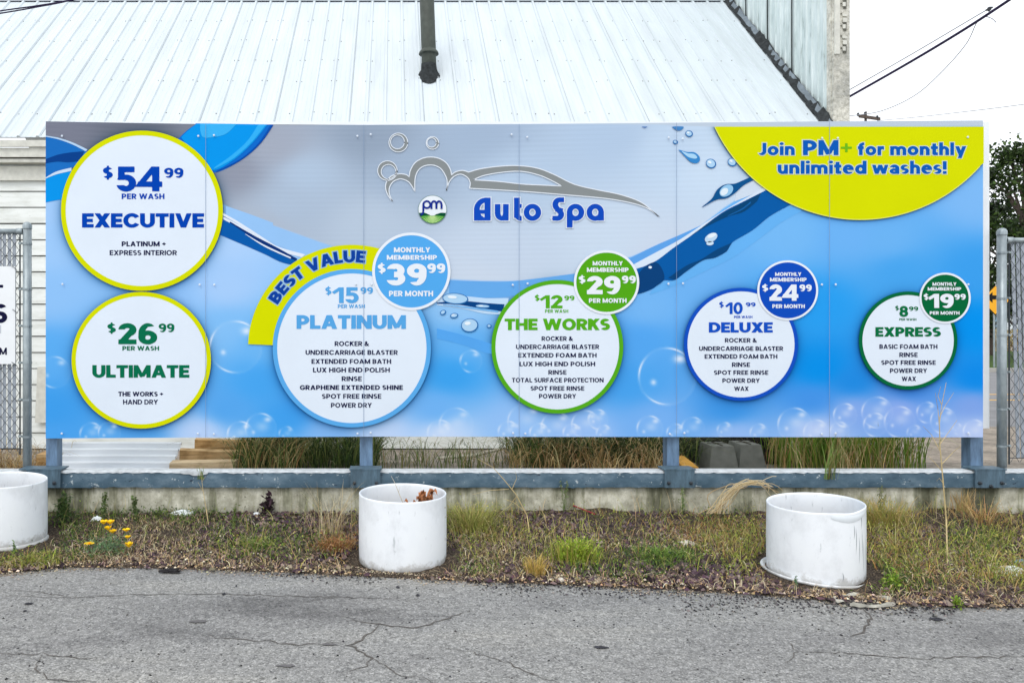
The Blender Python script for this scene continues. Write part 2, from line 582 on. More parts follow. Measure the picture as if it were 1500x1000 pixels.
# ------------------------------------------------------------------ the sign plane
D0 = 5.76
SGN = F / D0
LAY = 0.0011
def S(px, py, lay=0.0):
    return ((px - PX) / SGN, D0 - lay * LAY, H - (py - PY) / SGN)

def tri_up(pts, tr):
    """face the triangles towards the camera (px space: y down)"""
    out = []
    for a, b, c in tr:
        A = (pts[b][0] - pts[a][0]) * (pts[c][1] - pts[a][1]) - (pts[b][1] - pts[a][1]) * (pts[c][0] - pts[a][0])
        out.append((a, b, c) if A < 0 else (a, c, b))
    return out

def put_text(mb, s, x0, x1, base, cap, lay, w=0.2, sp=0.09, grow=0.0):
    """text between x0 and x1 px on baseline base, cap height in px"""
    tw = text_width(s, w, sp)
    kx = (x1 - x0) / tw
    x = 0.0
    for i, c in enumerate(s):
        if c == ' ': x += 0.3; continue
        pts, tr, adv = glyph(c, w, grow)
        ly = lay + (.22 * (i % 2) if grow else 0)
        q = [(x0 + (x + p[0]) * kx, base - p[1] * cap) for p in pts]
        mb.add([S(a, b, ly) for a, b in q], tri_up(q, tr))
        x += adv + sp

def put_arc(mb, s, cx, cy, r, a0, a1, cap, lay, w, sp, grow=0.0):
    tw = text_width(s, w, sp)
    x = 0.0
    k = (a0 - a1) / tw
    kx = k * (r + cap * .4)
    for i, c in enumerate(s):
        if c == ' ': x += 0.3; continue
        pts, tr, adv = glyph(c, w, grow)
        ly = lay + (.22 * (i % 2) if grow else 0)
        a = a0 - (x + adv / 2) * k
        ux, uy = math.sin(a), math.cos(a)           # tangent (px, y down): rightwards along the arc
        q = []
        for p in pts:
            t = (p[0] - adv / 2) * kx; n = r + p[1] * cap
            q.append((cx + math.cos(a) * n + ux * t, cy - math.sin(a) * n + uy * t))
        mb.add([S(a_, b_, ly) for a_, b_ in q], tri_up(q, tr))
        x += adv + sp

def spline(p, n=8, closed=True):
    out = []
    m = len(p)
    for i in range(m if closed else m - 1):
        g = lambda k: p[k % m] if closed else p[max(0, min(m - 1, k))]
        p0, p1, p2, p3 = g(i - 1), g(i), g(i + 1), g(i + 2)
        for k in range(n):
            t = k / n
            out.append(tuple(0.5 * (2 * p1[j] + (p2[j] - p0[j]) * t + (2 * p0[j] - 5 * p1[j] + 4 * p2[j] - p3[j]) * t * t + (3 * p1[j] - p0[j] - 3 * p2[j] + p3[j]) * t ** 3) for j in (0, 1)))
    if not closed: out.append(p[-1])
    return out

def put_poly(mb, loops, lay):
    pts, tr = loops_tris(loops)
    mb.add([S(a, b, lay) for a, b in pts], tri_up(pts, tr))

def circ(cx, cy, rx, ry=None, n=64, rot=0.0):
    ry = rx if ry is None else ry
    c, s = math.cos(rot), math.sin(rot)
    return [(cx + rx * math.cos(a) * c - ry * math.sin(a) * s, cy + rx * math.cos(a) * s + ry * math.sin(a) * c) for a in (2 * math.pi * k / n for k in range(n))]

def stroke(p, w):
    """closed outline of an open polyline with pointed or given widths"""
    p = [np.array(q, dtype=float) for q in p]
    ws = w if isinstance(w, (list, tuple)) else [w] * len(p)
    L, Rr = [], []
    for i in range(len(p)):
        d = p[min(i + 1, len(p) - 1)] - p[max(0, i - 1)]
        d /= max(1e-9, np.hypot(*d)); n = np.array((-d[1], d[0]))
        L.append(tuple(p[i] + n * ws[i] / 2)); Rr.append(tuple(p[i] - n * ws[i] / 2))
    return L + Rr[::-1]

# ------------------------------------------------------------------ materials used on the setting
def asphalt_mat():
    m, nt, b = new_mat('asphalt', 0.88, 0.25)
    tc = N(nt, 'ShaderNodeTexCoord'); v = tc.outputs['Object']
    def stones(scale):
        vn = N(nt, 'ShaderNodeTexVoronoi'); vn.inputs['Scale'].default_value = scale
        nt.links.new(v, vn.inputs['Vector'])
        sp_ = N(nt, 'ShaderNodeSeparateColor'); nt.links.new(vn.outputs['Color'], sp_.inputs[0])
        return sp_.outputs[0]
    g1 = stones(150)
    base = ramp(nt, g1, [(0.0, (0.07, 0.07, 0.068)), (0.14, (0.16, 0.16, 0.157)), (0.5, (0.265, 0.263, 0.258)), (0.86, (0.36, 0.357, 0.35)), (1.0, (0.60, 0.595, 0.58))])
    base = mix(nt, 0.4, base, ramp(nt, stones(62), [(0.0, (0.10, 0.10, 0.10)), (0.25, (0.25, 0.25, 0.245)), (0.8, (0.33, 0.33, 0.325)), (1.0, (0.5, 0.5, 0.49))]))
    big = noise(nt, 0.9, 6, 0.62, v, (0.55, 2.4, 1))
    base = mix(nt, 1.0, base, ramp(nt, big, [(0.33, (0.54, 0.53, 0.53)), (0.45, (0.84, 0.83, 0.82)), (0.56, (0.92, 0.91, 0.89)), (0.75, (1.09, 1.06, 1.0))]), 'MULTIPLY')
    vo = N(nt, 'ShaderNodeTexVoronoi'); vo.inputs['Scale'].default_value = 26; nt.links.new(v, vo.inputs['Vector'])
    pit = ramp(nt, vo.outputs['Distance'], [(0.0, (1, 1, 1)), (0.10, (1, 1, 1)), (0.16, (0, 0, 0))])
    sel = ramp(nt, noise(nt, 5.0, 3, 0.6, v), [(0.5, (0, 0, 0)), (0.62, (1, 1, 1))])
    base = mix(nt, mix(nt, 1.0, pit, sel, 'MULTIPLY'), base, (0.05, 0.049, 0.052))
    nt.links.new(base, b.inputs['Base Color'])
    bump(nt, b, g1, 0.1, 0.003)
    return m

def soil_mat(name, dark, mid, light, sc=14):
    m, nt, b = new_mat(name, 0.95, 0.1)
    tc = N(nt, 'ShaderNodeTexCoord'); v = tc.outputs['Object']
    n1 = noise(nt, sc, 6, 0.7, v)
    n2 = noise(nt, sc * 7, 4, 0.7, v)
    c1 = ramp(nt, n2, [(0.33, dark), (0.52, mid), (0.68, light)])
    c = mix(nt, 1.0, c1, ramp(nt, n1, [(0.3, (0.55, 0.55, 0.55)), (0.7, (1.25, 1.2, 1.15))]), 'MULTIPLY')
    nt.links.new(c, b.inputs['Base Color'])
    bump(nt, b, n2, 0.8, 0.02)
    return m

def paint_wood_mat():
    m, nt, b = new_mat('weathered_white_boards', 0.75, 0.2)
    tc = N(nt, 'ShaderNodeTexCoord'); v = tc.outputs['Object']
    n = noise(nt, 3.0, 6, 0.65, v, (0.6, 1, 3))
    c = ramp(nt, n, [(0.25, s2l(204, 207, 200)), (0.5, s2l(234, 238, 235)), (0.75, s2l(244, 247, 245))])
    fl = ramp(nt, noise(nt, 22, 5, 0.7, v, (0.35, 1, 1.6)), [(0.66, (0, 0, 0)), (0.72, (1, 1, 1))])
    c = mix(nt, mix(nt, 0.8, (0, 0, 0), fl), c, s2l(150, 146, 132))
    nt.links.new(c, b.inputs['Base Color'])
    bump(nt, b, n, 0.25, 0.01)
    return m

def metal_white(name, rgb, dirt=0.1, stretch=(1, 1, 0.2), sc=4):
    m, nt, b = new_mat(name, 0.5, 0.35)
    c = s2l(*rgb)
    n = noise(nt, sc, 5, 0.6, None, stretch)
    nt.links.new(ramp(nt, n, [(0.3, tuple(x * (1 - dirt) for x in c)), (0.65, c)]), b.inputs['Base Color'])
    return m

def grimy_metal():
    m, nt, b = new_mat('weathered_wall_metal', 0.55, 0.3)
    tc = N(nt, 'ShaderNodeTexCoord'); v = tc.outputs['Object']
    n = noise(nt, 7, 6, 0.65, v, (1, 1.6, 0.25))
    c = ramp(nt, n, [(0.28, s2l(124, 134, 130)), (0.42, s2l(196, 210, 210)), (0.7, s2l(226, 236, 236))])
    nt.links.new(c, b.inputs['Base Color'])
    return m

def concrete_mat():
    m, nt, b = new_mat('stained_concrete', 0.9, 0.15)
    tc = N(nt, 'ShaderNodeTexCoord'); v = tc.outputs['Object']
    n = noise(nt, 9, 7, 0.7, v)
    c = ramp(nt, n, [(0.25, s2l(122, 120, 106)), (0.5, s2l(174, 172, 158)), (0.72, s2l(218, 216, 204))])
    st = noise(nt, 3.2, 5, 0.65, v, (1.5, 1, 0.22))
    c = mix(nt, 1.0, c, ramp(nt, st, [(0.36, (0.24, 0.25, 0.2)), (0.46, (0.62, 0.63, 0.55)), (0.5, (0.9, 0.9, 0.86)), (0.60, (1.05, 1.05, 1.03))]), 'MULTIPLY')
    pit = ramp(nt, noise(nt, 60, 2, 0.5, v), [(0.66, (1, 1, 1)), (0.74, (0.45, 0.45, 0.42))])
    c = mix(nt, 1.0, c, pit, 'MULTIPLY')
    nt.links.new(c, b.inputs['Base Color'])
    bump(nt, b, n, 0.4, 0.01)
    return m

def cap_paint():
    m, nt, b = new_mat('blue_grey_wall_paint', 0.6, 0.3)
    tc = N(nt, 'ShaderNodeTexCoord'); v = tc.outputs['Object']
    n = noise(nt, 6, 6, 0.7, v, (0.7, 1, 1.3))
    c = ramp(nt, n, [(0.3, s2l(52, 76, 92)), (0.5, s2l(72, 96, 112)), (0.7, s2l(104, 124, 138))])
    ch = ramp(nt, noise(nt, 26, 5, 0.7, v, (0.8, 1, 1)), [(0.63, (0, 0, 0)), (0.67, (1, 1, 1))])
    c = mix(nt, ch, c, s2l(168, 178, 182))
    dk = ramp(nt, noise(nt, 19, 4, 0.7, v, (0.6, 1, 1.2)), [(0.63, (0, 0, 0)), (0.68, (1, 1, 1))])
    c = mix(nt, dk, c, s2l(34, 46, 62))
    nt.links.new(c, b.inputs['Base Color'])
    bump(nt, b, n, 0.25, 0.006)
    return m

def steel_paint(name, rgb, var=0.18):
    m, nt, b = new_mat(name, 0.5, 0.4)
    c = s2l(*rgb)
    n = noise(nt, 9, 6, 0.7, None, (2.2, 2.2, 0.5))
    nt.links.new(ramp(nt, n, [(0.3, tuple(x * (1 - 2 * var) for x in c)), (0.55, c), (0.75, tuple(x * (1 + 1.6 * var) for x in c))]), b.inputs['Base Color'])
    return m

def galv():
    m, nt, b = new_mat('galvanised_steel', 0.42, 0.5, 0.35)
    n = noise(nt, 14, 5, 0.7, None, (1, 1, 0.4))
    nt.links.new(ramp(nt, n, [(0.3, s2l(128, 140, 146)), (0.6, s2l(165, 176, 180)), (0.8, s2l(190, 198, 200))]), b.inputs['Base Color'])
    return m

def wood_mat(name, lo, hi):
    m, nt, b = new_mat(name, .85, .15)
    tc = N(nt, 'ShaderNodeTexCoord'); v_ = tc.outputs['Object']
    g_ = noise(nt, 5, 6, .7, v_, (.5, 6, 9)); bl = noise(nt, 6, 4, .6, v_)
    c_ = ramp(nt, g_, [(.34, tuple(x * .62 for x in lo)), (.46, lo), (.7, hi)])
    nt.links.new(mix(nt, 1.0, c_, ramp(nt, bl, [(.32, (.62, .58, .52)), (.5, (1, 1, 1))]), 'MULTIPLY'), b.inputs['Base Color'])
    bump(nt, b, g_, .4, .006)
    return m

M = dict(
    asphalt=asphalt_mat(),
    soil=soil_mat('mulched_soil', (0.022, 0.017, 0.015), (0.085, 0.068, 0.055), (0.30, 0.24, 0.17)),
    ground=soil_mat('dusty_ground', (0.20, 0.18, 0.15), (0.33, 0.30, 0.26), (0.45, 0.41, 0.36), 4),
    boards=paint_wood_mat(),
    trim=flat('trim_paint', (214, 214, 205), 0.7, 0.2, 0.12, 12),
    shadow_wood=flat('dark_shaded_wood', (70, 66, 58), 0.9, 0.1, 0.3, 12),  # brown darkened to paint in the shade under the eave
    roof=metal_white('white_roof_metal', (206, 215, 220), 0.13, (1.6, 0.2, 0.2), 4),
    roof_dark=flat('roof_lap_dark', (120, 130, 138), 0.8, 0.1, 0.3),
    screw_dark=flat('weathered_screw', (96, 98, 96), 0.6, 0.3, 0.2),
    ridge_dark=flat('ridge_gap_shade', (32, 36, 58), 0.8, 0.1, 0.2),
    wall_metal=grimy_metal(),
    tar=flat('roofing_tar', (44, 48, 50), 0.8, 0.3, 0.6, 25),
    flue=flat('sooty_flue', (66, 72, 66), 0.6, 0.4, 0.3, 10),
    concrete=concrete_mat(),
    cap=cap_paint(),
    pale_cap=flat('pale_cap_edge', (196, 202, 206), 0.8, 0.2, 0.2, 18),
    post=steel_paint('blue_grey_post_paint', (106, 134, 164), 0.24),
    bracket=steel_paint('bracket_paint', (84, 108, 124), 0.25),
    bolt=flat('bolt_steel', (48, 54, 60), 0.5, 0.4, 0.3, 30),
    galv=galv(),
    wire=flat('fence_wire', (58, 66, 72), 0.5, 0.4, 0.2, 30, 0.3),
    slat=flat('grey_slat', (160, 168, 178), 0.6, 0.3, 0.12, 6),
    back=flat('sign_back_sheet', (236, 240, 243), 0.5, 0.3, 0.03),
    seam=flat('panel_joint_gap', (128, 150, 180), 0.8, 0.1, 0.1),
    screw=flat('panel_screw_head', (214, 224, 236), 0.4, 0.4, 0.1),
    grass=vcol('grass_blades', 0.6, 0.2, 0.0, 30, 0.25),
    leaf=vcol('leaves', 0.55, 0.25, 0.0, 30, 0.25),
    chip=vcol('chips', 0.95, 0.1),
    cable=flat('cable_sheath', (44, 36, 66), 0.7, 0.2, 0.1),
    thin_wire=flat('thin_wire', (150, 152, 158), 0.6, 0.3, 0.1),
    bark=flat('bark', (92, 82, 76), 0.9, 0.1, 0.35, 12),
    lumber=wood_mat('raw_lumber', s2l(206, 170, 122), s2l(234, 206, 160)),
    block=flat('concrete_block', (132, 134, 128), 0.9, 0.1, 0.15, 14),
    orange_wood=flat('orange_wood', (212, 160, 72), 0.8, 0.2, 0.15, 14),
)

# ------------------------------------------------------------------ ground, roads
EDGE_PX = [(-900, 850), (0, 839), (50, 834), (100, 829), (250, 831), (400, 836), (500, 841), (650, 848), (720, 851), (850, 856), (1000, 863), (1100, 869), (1270, 882), (1400, 888), (1500, 887), (2200, 880)]
_ex = [((a - PX) / F * (F * H / (b - PY)), F * H / (b - PY)) for a, b in EDGE_PX]
def road_edge(x):
    return np.interp(x, [e[0] for e in _ex], [e[1] for e in _ex])
WALL_Y = 5.73
def bed_z(x, y):
    e = road_edge(x)
    t = np.clip((y - e) / (WALL_Y - e), 0, 1)
    return 0.012 + 0.065 * t ** 1.3
def G(px, py):
    """photo pixel -> point on the planted strip"""
    z = 0.03
    for _ in range(6):
        d = F * (H - z) / (py - PY)
        x = (px - PX) / F * d
        z = float(bed_z(x, min(d, WALL_Y)))
    return x, d, z

mb = MB(); mb.add([(-400, -40, -0.012), (400, -40, -0.012), (400, 900, -0.012), (-400, 900, -0.012)], [(0, 1, 2, 3)])
tag(mb.build('ground', M['ground']), kind='structure')

xs = np.concatenate([np.linspace(-30, -3.6, 20), np.linspace(-3.5, 5.5, 240), np.linspace(5.6, 30, 20)])
ee = road_edge(xs) + np.where((xs > -3.6) & (xs < 5.6), 0.012 * np.sin(xs * 23) + 0.02 * np.sin(xs * 7.3 + 1) + rng.normal(0, 0.006, len(xs)), 0)
v = np.concatenate([np.stack([xs, np.full_like(xs, -18), np.zeros_like(xs)], 1), np.stack([xs, ee, np.zeros_like(xs)], 1)])
n = len(xs)
fa = [(i, i + 1, n + i + 1, n + i) for i in range(n - 1)]
road = np_mesh('road', v, fa, M['asphalt'])
tag(road, kind='structure')

# cracks and tar marks of the road: thin ragged strips, children of the road
M['crack'] = flat('crack_dirt', (98, 94, 90), 0.95, 0.05, 0.35, 40)
M['stain'] = flat('oil_stain', (104, 102, 102), 0.9, 0.1, 0.2, 20)
M['tarmark'] = flat('loose_tar', (58, 58, 62), 0.95, 0.1, 0.4, 40)
def road_pt(px, py, z=0.003):
    d = F * (H - z) / (py - PY)
    return ((px - PX) / F * d, d, z)
def crack(px_pts, w, name='crack', mat='crack'):
    p = []
    for (a, b) in zip(px_pts[:-1], px_pts[1:]):
        A, B = np.array(road_pt(*a)), np.array(road_pt(*b)); k = max(2, int(np.hypot(*(B - A)[:2]) / 0.03))
        for i in range(k): p.append(A + (B - A) * i / k)
    p.append(np.array(road_pt(*px_pts[-1])))
    p = np.array(p); q = p.copy()
    jit = rng.normal(0, 0.007, (len(p), 2)); q[1:-1, :2] += jit[1:-1]
    ws = [max(0.0015, .8 * w * (0.5 + rng.random()) * (min(1, 4 * i / len(q), 4 * (len(q) - 1 - i) / len(q)) ** .5 if len(q) > 3 else 1)) for i in range(len(q))]
    out = stroke([tuple(r) for r in q[:, :2]], ws)
    m = len(q); b = MB()
    b.add([(x, y, 0.003) for x, y in out], [(i, i + 1, 2 * m - 2 - i, 2 * m - 1 - i) for i in range(m - 1)])
    b.f = [f[::-1] if (b.v[f[1]][0] - b.v[f[0]][0]) * (b.v[f[2]][1] - b.v[f[0]][1]) - (b.v[f[1]][1] - b.v[f[0]][1]) * (b.v[f[2]][0] - b.v[f[0]][0]) < 0 else f for f in b.f]
    return b.build(name, M[mat], road)
crack([(0, 872), (100, 875), (200, 870), (330, 869), (420, 872), (560, 875), (640, 878)], 0.007)
crack([(0, 862), (60, 866), (110, 874)], 0.005)
crack([(500, 902), (555, 914), (610, 919), (660, 904), (690, 891)], 0.010)
crack([(555, 914), (530, 936), (508, 945), (545, 962), (537, 974), (512, 982)], 0.012)
crack([(508, 945), (480, 940), (440, 943), (380, 937), (300, 931)], 0.007)
crack([(545, 962), (580, 985), (640, 996)], 0.006)
crack([(645, 946), (690, 953), (730, 965), (780, 985), (820, 999)], 0.008)
crack([(1170, 953), (1220, 955), (1290, 960), (1360, 964), (1410, 962), (1500, 960)], 0.008)
crack([(1170, 953), (1155, 940)], 0.008); crack([(1170, 953), (1150, 970)], 0.006)
crack([(1262, 888), (1277, 906), (1262, 924), (1245, 932)], 0.012)
crack([(0, 956), (60, 957), (110, 962), (150, 961)], 0.007); crack([(62, 958), (50, 980), (70, 993), (140, 998)], 0.007)
crack([(500, 873), (440, 881)], 0.005)
def blotch(px, py, rx, ry, mat, name, jag=0.25, z=0.0045):
    b = MB(); c = road_pt(px, py, z); n = 22
    e = road_pt(px + rx, py, z); f_ = road_pt(px, py - ry, z)
    RX, RY = e[0] - c[0], f_[1] - c[1]
    r = [1 + random.uniform(-jag, jag) for _ in range(n)]
    b.add([(c[0] + RX * math.cos(2 * math.pi * k / n) * r[k], c[1] + RY * math.sin(2 * math.pi * k / n) * r[k], z) for k in range(n)], [tuple(range(n))])
    return b.build(name, M[mat], road)
blotch(42, 883, 7, 1.6, 'tarmark', 'tar_spot'); blotch(880, 947, 11, 2, 'tarmark', 'tar_spot'); blotch(290, 909, 13, 2.2, 'stain', 'tar_spot')
blotch(36, 894, 3, 1, 'tarmark', 'tar_spot'); blotch(1372, 906, 9, 2.4, 'tarmark', 'tar_spot'); blotch(482, 943, 11, 1.6, 'stain', 'tar_spot'); blotch(420, 974, 14, 2, 'stain', 'tar_spot')
blotch(328, 869, 2.5, 1.6, 'tarmark', 'tar_spot'); blotch(583, 859, 2.5, 1.6, 'tarmark', 'tar_spot'); blotch(612, 871, 2.5, 1.6, 'tarmark', 'tar_spot')

# planted strip between the road and the wall
nx, ny = 330, 60
bx = np.linspace(-5.2, 7.4, nx)
v = np.zeros((ny, nx, 3))
for j in range(ny):
    t = j / (ny - 1)
    e = road_edge(bx) - 0.03
    y = e + (WALL_Y + 0.02 - e) * t
    v[j, :, 0] = bx; v[j, :, 1] = y; v[j, :, 2] = bed_z(bx, y)
amp = np.clip(np.linspace(0, 1, ny) * 6, 0.08, 1)[:, None]
def smooth_noise(shape, k):
    a = rng.normal(0, 1, (shape[0] // k + 3, shape[1] // k + 3))
    yy = np.linspace(0, a.shape[0] - 2.001, shape[0]); xx = np.linspace(0, a.shape[1] - 2.001, shape[1])
    y0 = yy.astype(int); x0 = xx.astype(int); fy = (yy - y0)[:, None]; fx = (xx - x0)[None]
    fy = fy * fy * (3 - 2 * fy); fx = fx * fx * (3 - 2 * fx)
    A = a[np.ix_(y0, x0)]; B = a[np.ix_(y0, x0 + 1)]; C = a[np.ix_(y0 + 1, x0)]; Dd = a[np.ix_(y0 + 1, x0 + 1)]
    return (A * (1 - fx) + B * fx) * (1 - fy) + (C * (1 - fx) + Dd * fx) * fy
v[:, :, 2] += amp * (smooth_noise((ny, nx), 12) * 0.012 + smooth_noise((ny, nx), 4) * 0.006 + rng.normal(0, 0.004, (ny, nx)))
v[0, :, 2] = -0.008
idx = np.arange(nx * ny).reshape(ny, nx)
fa = np.stack([idx[:-1, :-1], idx[:-1, 1:], idx[1:, 1:], idx[1:, :-1]], -1).reshape(-1, 4)
tag(np_mesh('soil_strip', v.reshape(-1, 3), fa, M['soil'], smooth=True), kind='structure')

# yard behind the wall, the far street, its verge
def lot_z(y):
    t = np.clip((y - 6.7) / 1.5, 0, 1); t = t * t * (3 - 2 * t)
    return 0.25 * (1 - t)
ys = np.concatenate([np.linspace(5.803, 9.2, 40), np.linspace(9.4, 11.2, 8)]); xs = np.linspace(-14, 30, 90)
YY, XX = np.meshgrid(ys, xs, indexing='ij')
ZZ = lot_z(YY) + 0.004 + rng.normal(0, 0.004, YY.shape)
ZZ = np.where(YY > 10.8, 0.004, ZZ)
idx = np.arange(YY.size).reshape(YY.shape)
M['yard'] = soil_mat('sandy_yard', (0.26, 0.23, 0.195), (0.33, 0.295, 0.255), (0.40, 0.365, 0.32), 3)
tag(np_mesh('yard_ground', np.stack([XX, YY, ZZ], -1).reshape(-1, 3), np.stack([idx[:-1, :-1], idx[:-1, 1:], idx[1:, 1:], idx[1:, :-1]], -1).reshape(-1, 4), M['yard'], smooth=True), kind='structure')
M['street'] = flat('street_asphalt', (128, 128, 130), 0.9, 0.2, 0.15, 2)
M['yellow_line'] = flat('road_line_paint', (226, 178, 96), 0.8, 0.2, 0.1, 8)
M['kerb'] = flat('kerb_concrete', (168, 166, 160), 0.9, 0.1, 0.1, 3)
M['lawn'] = soil_mat('lawn', (0.03, 0.06, 0.012), (0.06, 0.11, 0.025), (0.12, 0.17, 0.05), 2)
b = MB(); b.add([(7.5, 11.2, -0.004), (200, 11.2, -0.004), (200, 25, -0.004), (7.5, 25, -0.004)], [(0, 1, 2, 3)])
street = tag(b.build('street', M['street']), kind='structure')
for y0 in (15.3, 16.6):
    b = MB(); b.add([(8, y0, 0.001), (200, y0, 0.001), (200, y0 + .14, 0.001), (8, y0 + .14, 0.001)], [(0, 1, 2, 3)]); b.build('lane_line', M['yellow_line'], street)
b = MB(); b.box(7.5, 200, 25, 25.3, -0.01, 0.13)
tag(b.build('kerb', M['kerb']), kind='structure')
b = MB(); b.add([(7.5, 25.3, 0.11), (200, 25.3, 0.11), (200, 41, 0.2), (7.5, 41, 0.2)], [(0, 1, 2, 3)])
tag(b.build('verge', M['lawn']), kind='structure')

M['grey_board'] = soil_mat('worn_grey_board', s2l(178, 178, 168), s2l(214, 215, 207), s2l(230, 231, 224), 3)
M['peel'] = flat('peeled_paint', (104, 104, 96), .9, .1, .3, 30)
# ------------------------------------------------------------------ the old building
ED, EZ = 8.85, 3.78                      # eave distance and height; 45 degree roof
RX1 = 5.33                               # right end of the roof, where the taller wall rises
bl = thing('warehouse', 'old white board sided building with ribbed white metal roof behind the price sign', 'building', (0, 9.1, 0))
# siding boards
b = MB(); bh = 0.1975; z0 = 0.02; y0 = 9.1
for k in range(18):
    za = z0 + k * bh; zb = za + bh
    x = -9.0
    while x < 5.35:
        x2 = min(5.35, x + random.uniform(2.2, 4.2)) if x > -8.9 else -9 + random.uniform(1.2, 3.5)
        if 5.35 - x2 < .6: x2 = 5.35
        j = random.uniform(-.003, .003); t = random.uniform(-.002, .002)
        b.hexa([(x + .002, y0 - .026 + j, za + t), (x2 - .002, y0 - .026 + j, za + t), (x2 - .002, y0 + .03, za), (x + .002, y0 + .03, za),
                (x + .002, y0 - .010 + j, zb - .012 + t), (x2 - .002, y0 - .010 + j, zb - .012 + t), (x2 - .002, y0 + .03, zb - .012), (x + .002, y0 + .03, zb - .012)])
        x = x2
b.build('board_siding', M['boards'], bl)
b = MB(); b.box(-9, 5.34, 9.12, 9.16, 0.0, 3.66); b.build('wall_sheathing', M['shadow_wood'], bl)
b = MB()
for (x0_, x1_, za, zb) in ((-3.94, -3.86, .48, 1.28),): 
    b.hexa([(W(53, 0, 9.06)[0], 9.03, W(0, 640, 9.05)[2] + .18), (W(64, 0, 9.06)[0] + .3, 9.03, W(0, 640, 9.05)[2] + .18), (W(64, 0, 9.06)[0] + .3, 9.06, W(0, 640, 9.05)[2] + .18), (W(56, 0, 9.06)[0], 9.06, W(0, 640, 9.05)[2] + .18),
            (W(56.5, 0, 9.06)[0], 9.03, W(0, 537, 9.05)[2]), (W(64, 0, 9.06)[0] + .3, 9.03, W(0, 537, 9.05)[2]), (W(64, 0, 9.06)[0] + .3, 9.06, W(0, 537, 9.05)[2]), (W(57, 0, 9.06)[0], 9.06, W(0, 537, 9.05)[2])])
b.build('corner_trim', M['trim'], bl)
# eave: soffit, frieze, fascia, gutter lip
b = MB(); b.box(-9, RX1, 8.93, 9.068, 3.50, 3.54); b.box(-9, RX1, 9.03, 9.07, 3.30, 3.47)
b.build('frieze', M['shadow_wood'] if False else M['trim'], bl)
b = MB(); b.box(-9, RX1, 8.90, 8.928, 3.555, 3.665); b.build('fascia', M['trim'], bl)
b = MB(); b.box(-9, RX1, 8.862, 8.895, 3.672, 3.748); b.build('gutter', M['trim'], bl)
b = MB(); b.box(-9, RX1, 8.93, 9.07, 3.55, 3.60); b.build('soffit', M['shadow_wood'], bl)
# roof: ribbed sheets
sp = 0.2307; xr0 = (563.8 - PX) / F * 9.087
prof = []
k0 = int(math.floor((-9.2 - xr0) / sp)); k1 = int(math.ceil((RX1 - xr0) / sp))
for k in range(k0, k1 + 1):
    c = xr0 + k * sp
    for dx, hz in ((-.024, 0), (-.013, .020), (.013, .020), (.024, 0), (.075, 0), (.083, .0035), (.091, 0), (.140, 0), (.148, .0035), (.156, 0)):
        if c + dx < RX1: prof.append((c + dx, hz))
prof.append((RX1, 0))
q = math.sqrt(.5)
def roof_pt(x, hz, s):                    # s: horizontal run from the eave
    return (x, ED + s - hz * q, EZ + s + hz * q)
b = MB(); b.mat(M['roof'])
RUN = 6.0
ss = [0, 1.2, 2.91, RUN]
for i in range(len(ss) - 1):
    vs = [roof_pt(x, hz, ss[i]) for x, hz in prof] + [roof_pt(x, hz, ss[i + 1]) for x, hz in prof]
    n = len(prof)
    b.add(vs, [(j, j + 1, n + j + 1, n + j) for j in range(n - 1)])
vs = [roof_pt(x, hz, 0) for x, hz in prof] + [roof_pt(x, -.008, 0) for x, hz in prof]
b.add(vs, [(j + len(prof), j + len(prof) + 1, j + 1, j) for j in range(len(prof) - 1)])
b.add([roof_pt(-9.2, -.012, 0), roof_pt(RX1, -.012, 0), roof_pt(RX1, -.012, RUN), roof_pt(-9.2, -.012, RUN)], [(3, 2, 1, 0)])
b.add([roof_pt(-9.2, .0, RUN), roof_pt(RX1, .0, RUN), (RX1, ED + RUN * 2, EZ), (-9.2, ED + RUN * 2, EZ)], [(0, 1, 2, 3)])
def y2run(y): return 6.57 * 0 + ((ED - (EZ - H)) / (1 - (PY - y) / F)) - ED
b.mat(M['screw_dark'])
for yy in (31, 60, 89, 119, 166):
    s = y2run(yy)
    for k in range(k0, k1 + 1):
        for off in ((.036, .195) if k % 4 == 0 else (.036,) if k % 2 else (.195,)):
            if random.random() < .12: continue
            x = xr0 + k * sp + off + random.uniform(-.006, .006); s_ = s + random.uniform(-.02, .02); r = random.uniform(.005, .0075)
            if x > RX1 - .03: continue
            b.add([roof_pt(x - r, .001, s_ - r), roof_pt(x + r, .001, s_ - r), roof_pt(x + r, .001, s_ + r), roof_pt(x - r, .001, s_ + r), roof_pt(x, .009, s_)], [(0, 1, 4), (1, 2, 4), (2, 3, 4), (3, 0, 4)])
b.mat(M['roof_dark'])
for k in range(k0, k1 + 1):               # side laps of the sheets, drawn as thin darker strips
    if k % 4 == 2 or (k > 13 and k % 2 == 0):
        x = xr0 + k * sp + .027; w = .0035 if k < 13 else .006
        if x < RX1 - .02:
            b.add([roof_pt(x, .0015, .02), roof_pt(x + w, .0015, .02), roof_pt(x + w * .6, .0015, 2.88), roof_pt(x, .0015, 2.88)], [(0, 1, 2, 3)])
b.build('metal_roof', None, bl)
b = MB()
s = y2run(3.2)
for k in range(k0, k1):
    x = xr0 + k * sp
    b.add([roof_pt(x + .03, .004, s), roof_pt(x + sp - .03, .004, s), roof_pt(x + sp - .03, .022, s), roof_pt(x + .03, .022, s)], [(0, 1, 2, 3)])
b.build('ridge_gap_shade', M['ridge_dark'], bl)  # near-black strips paint the shade in the gaps between the ribs
b = MB(); b.add([roof_pt(-9.2, .024, s - .004), roof_pt(RX1, .024, s - .004), roof_pt(RX1, .03, s + .6), roof_pt(-9.2, .03, s + .6)], [(0, 1, 2, 3)]); b.build('ridge_cap', M['roof'], bl)
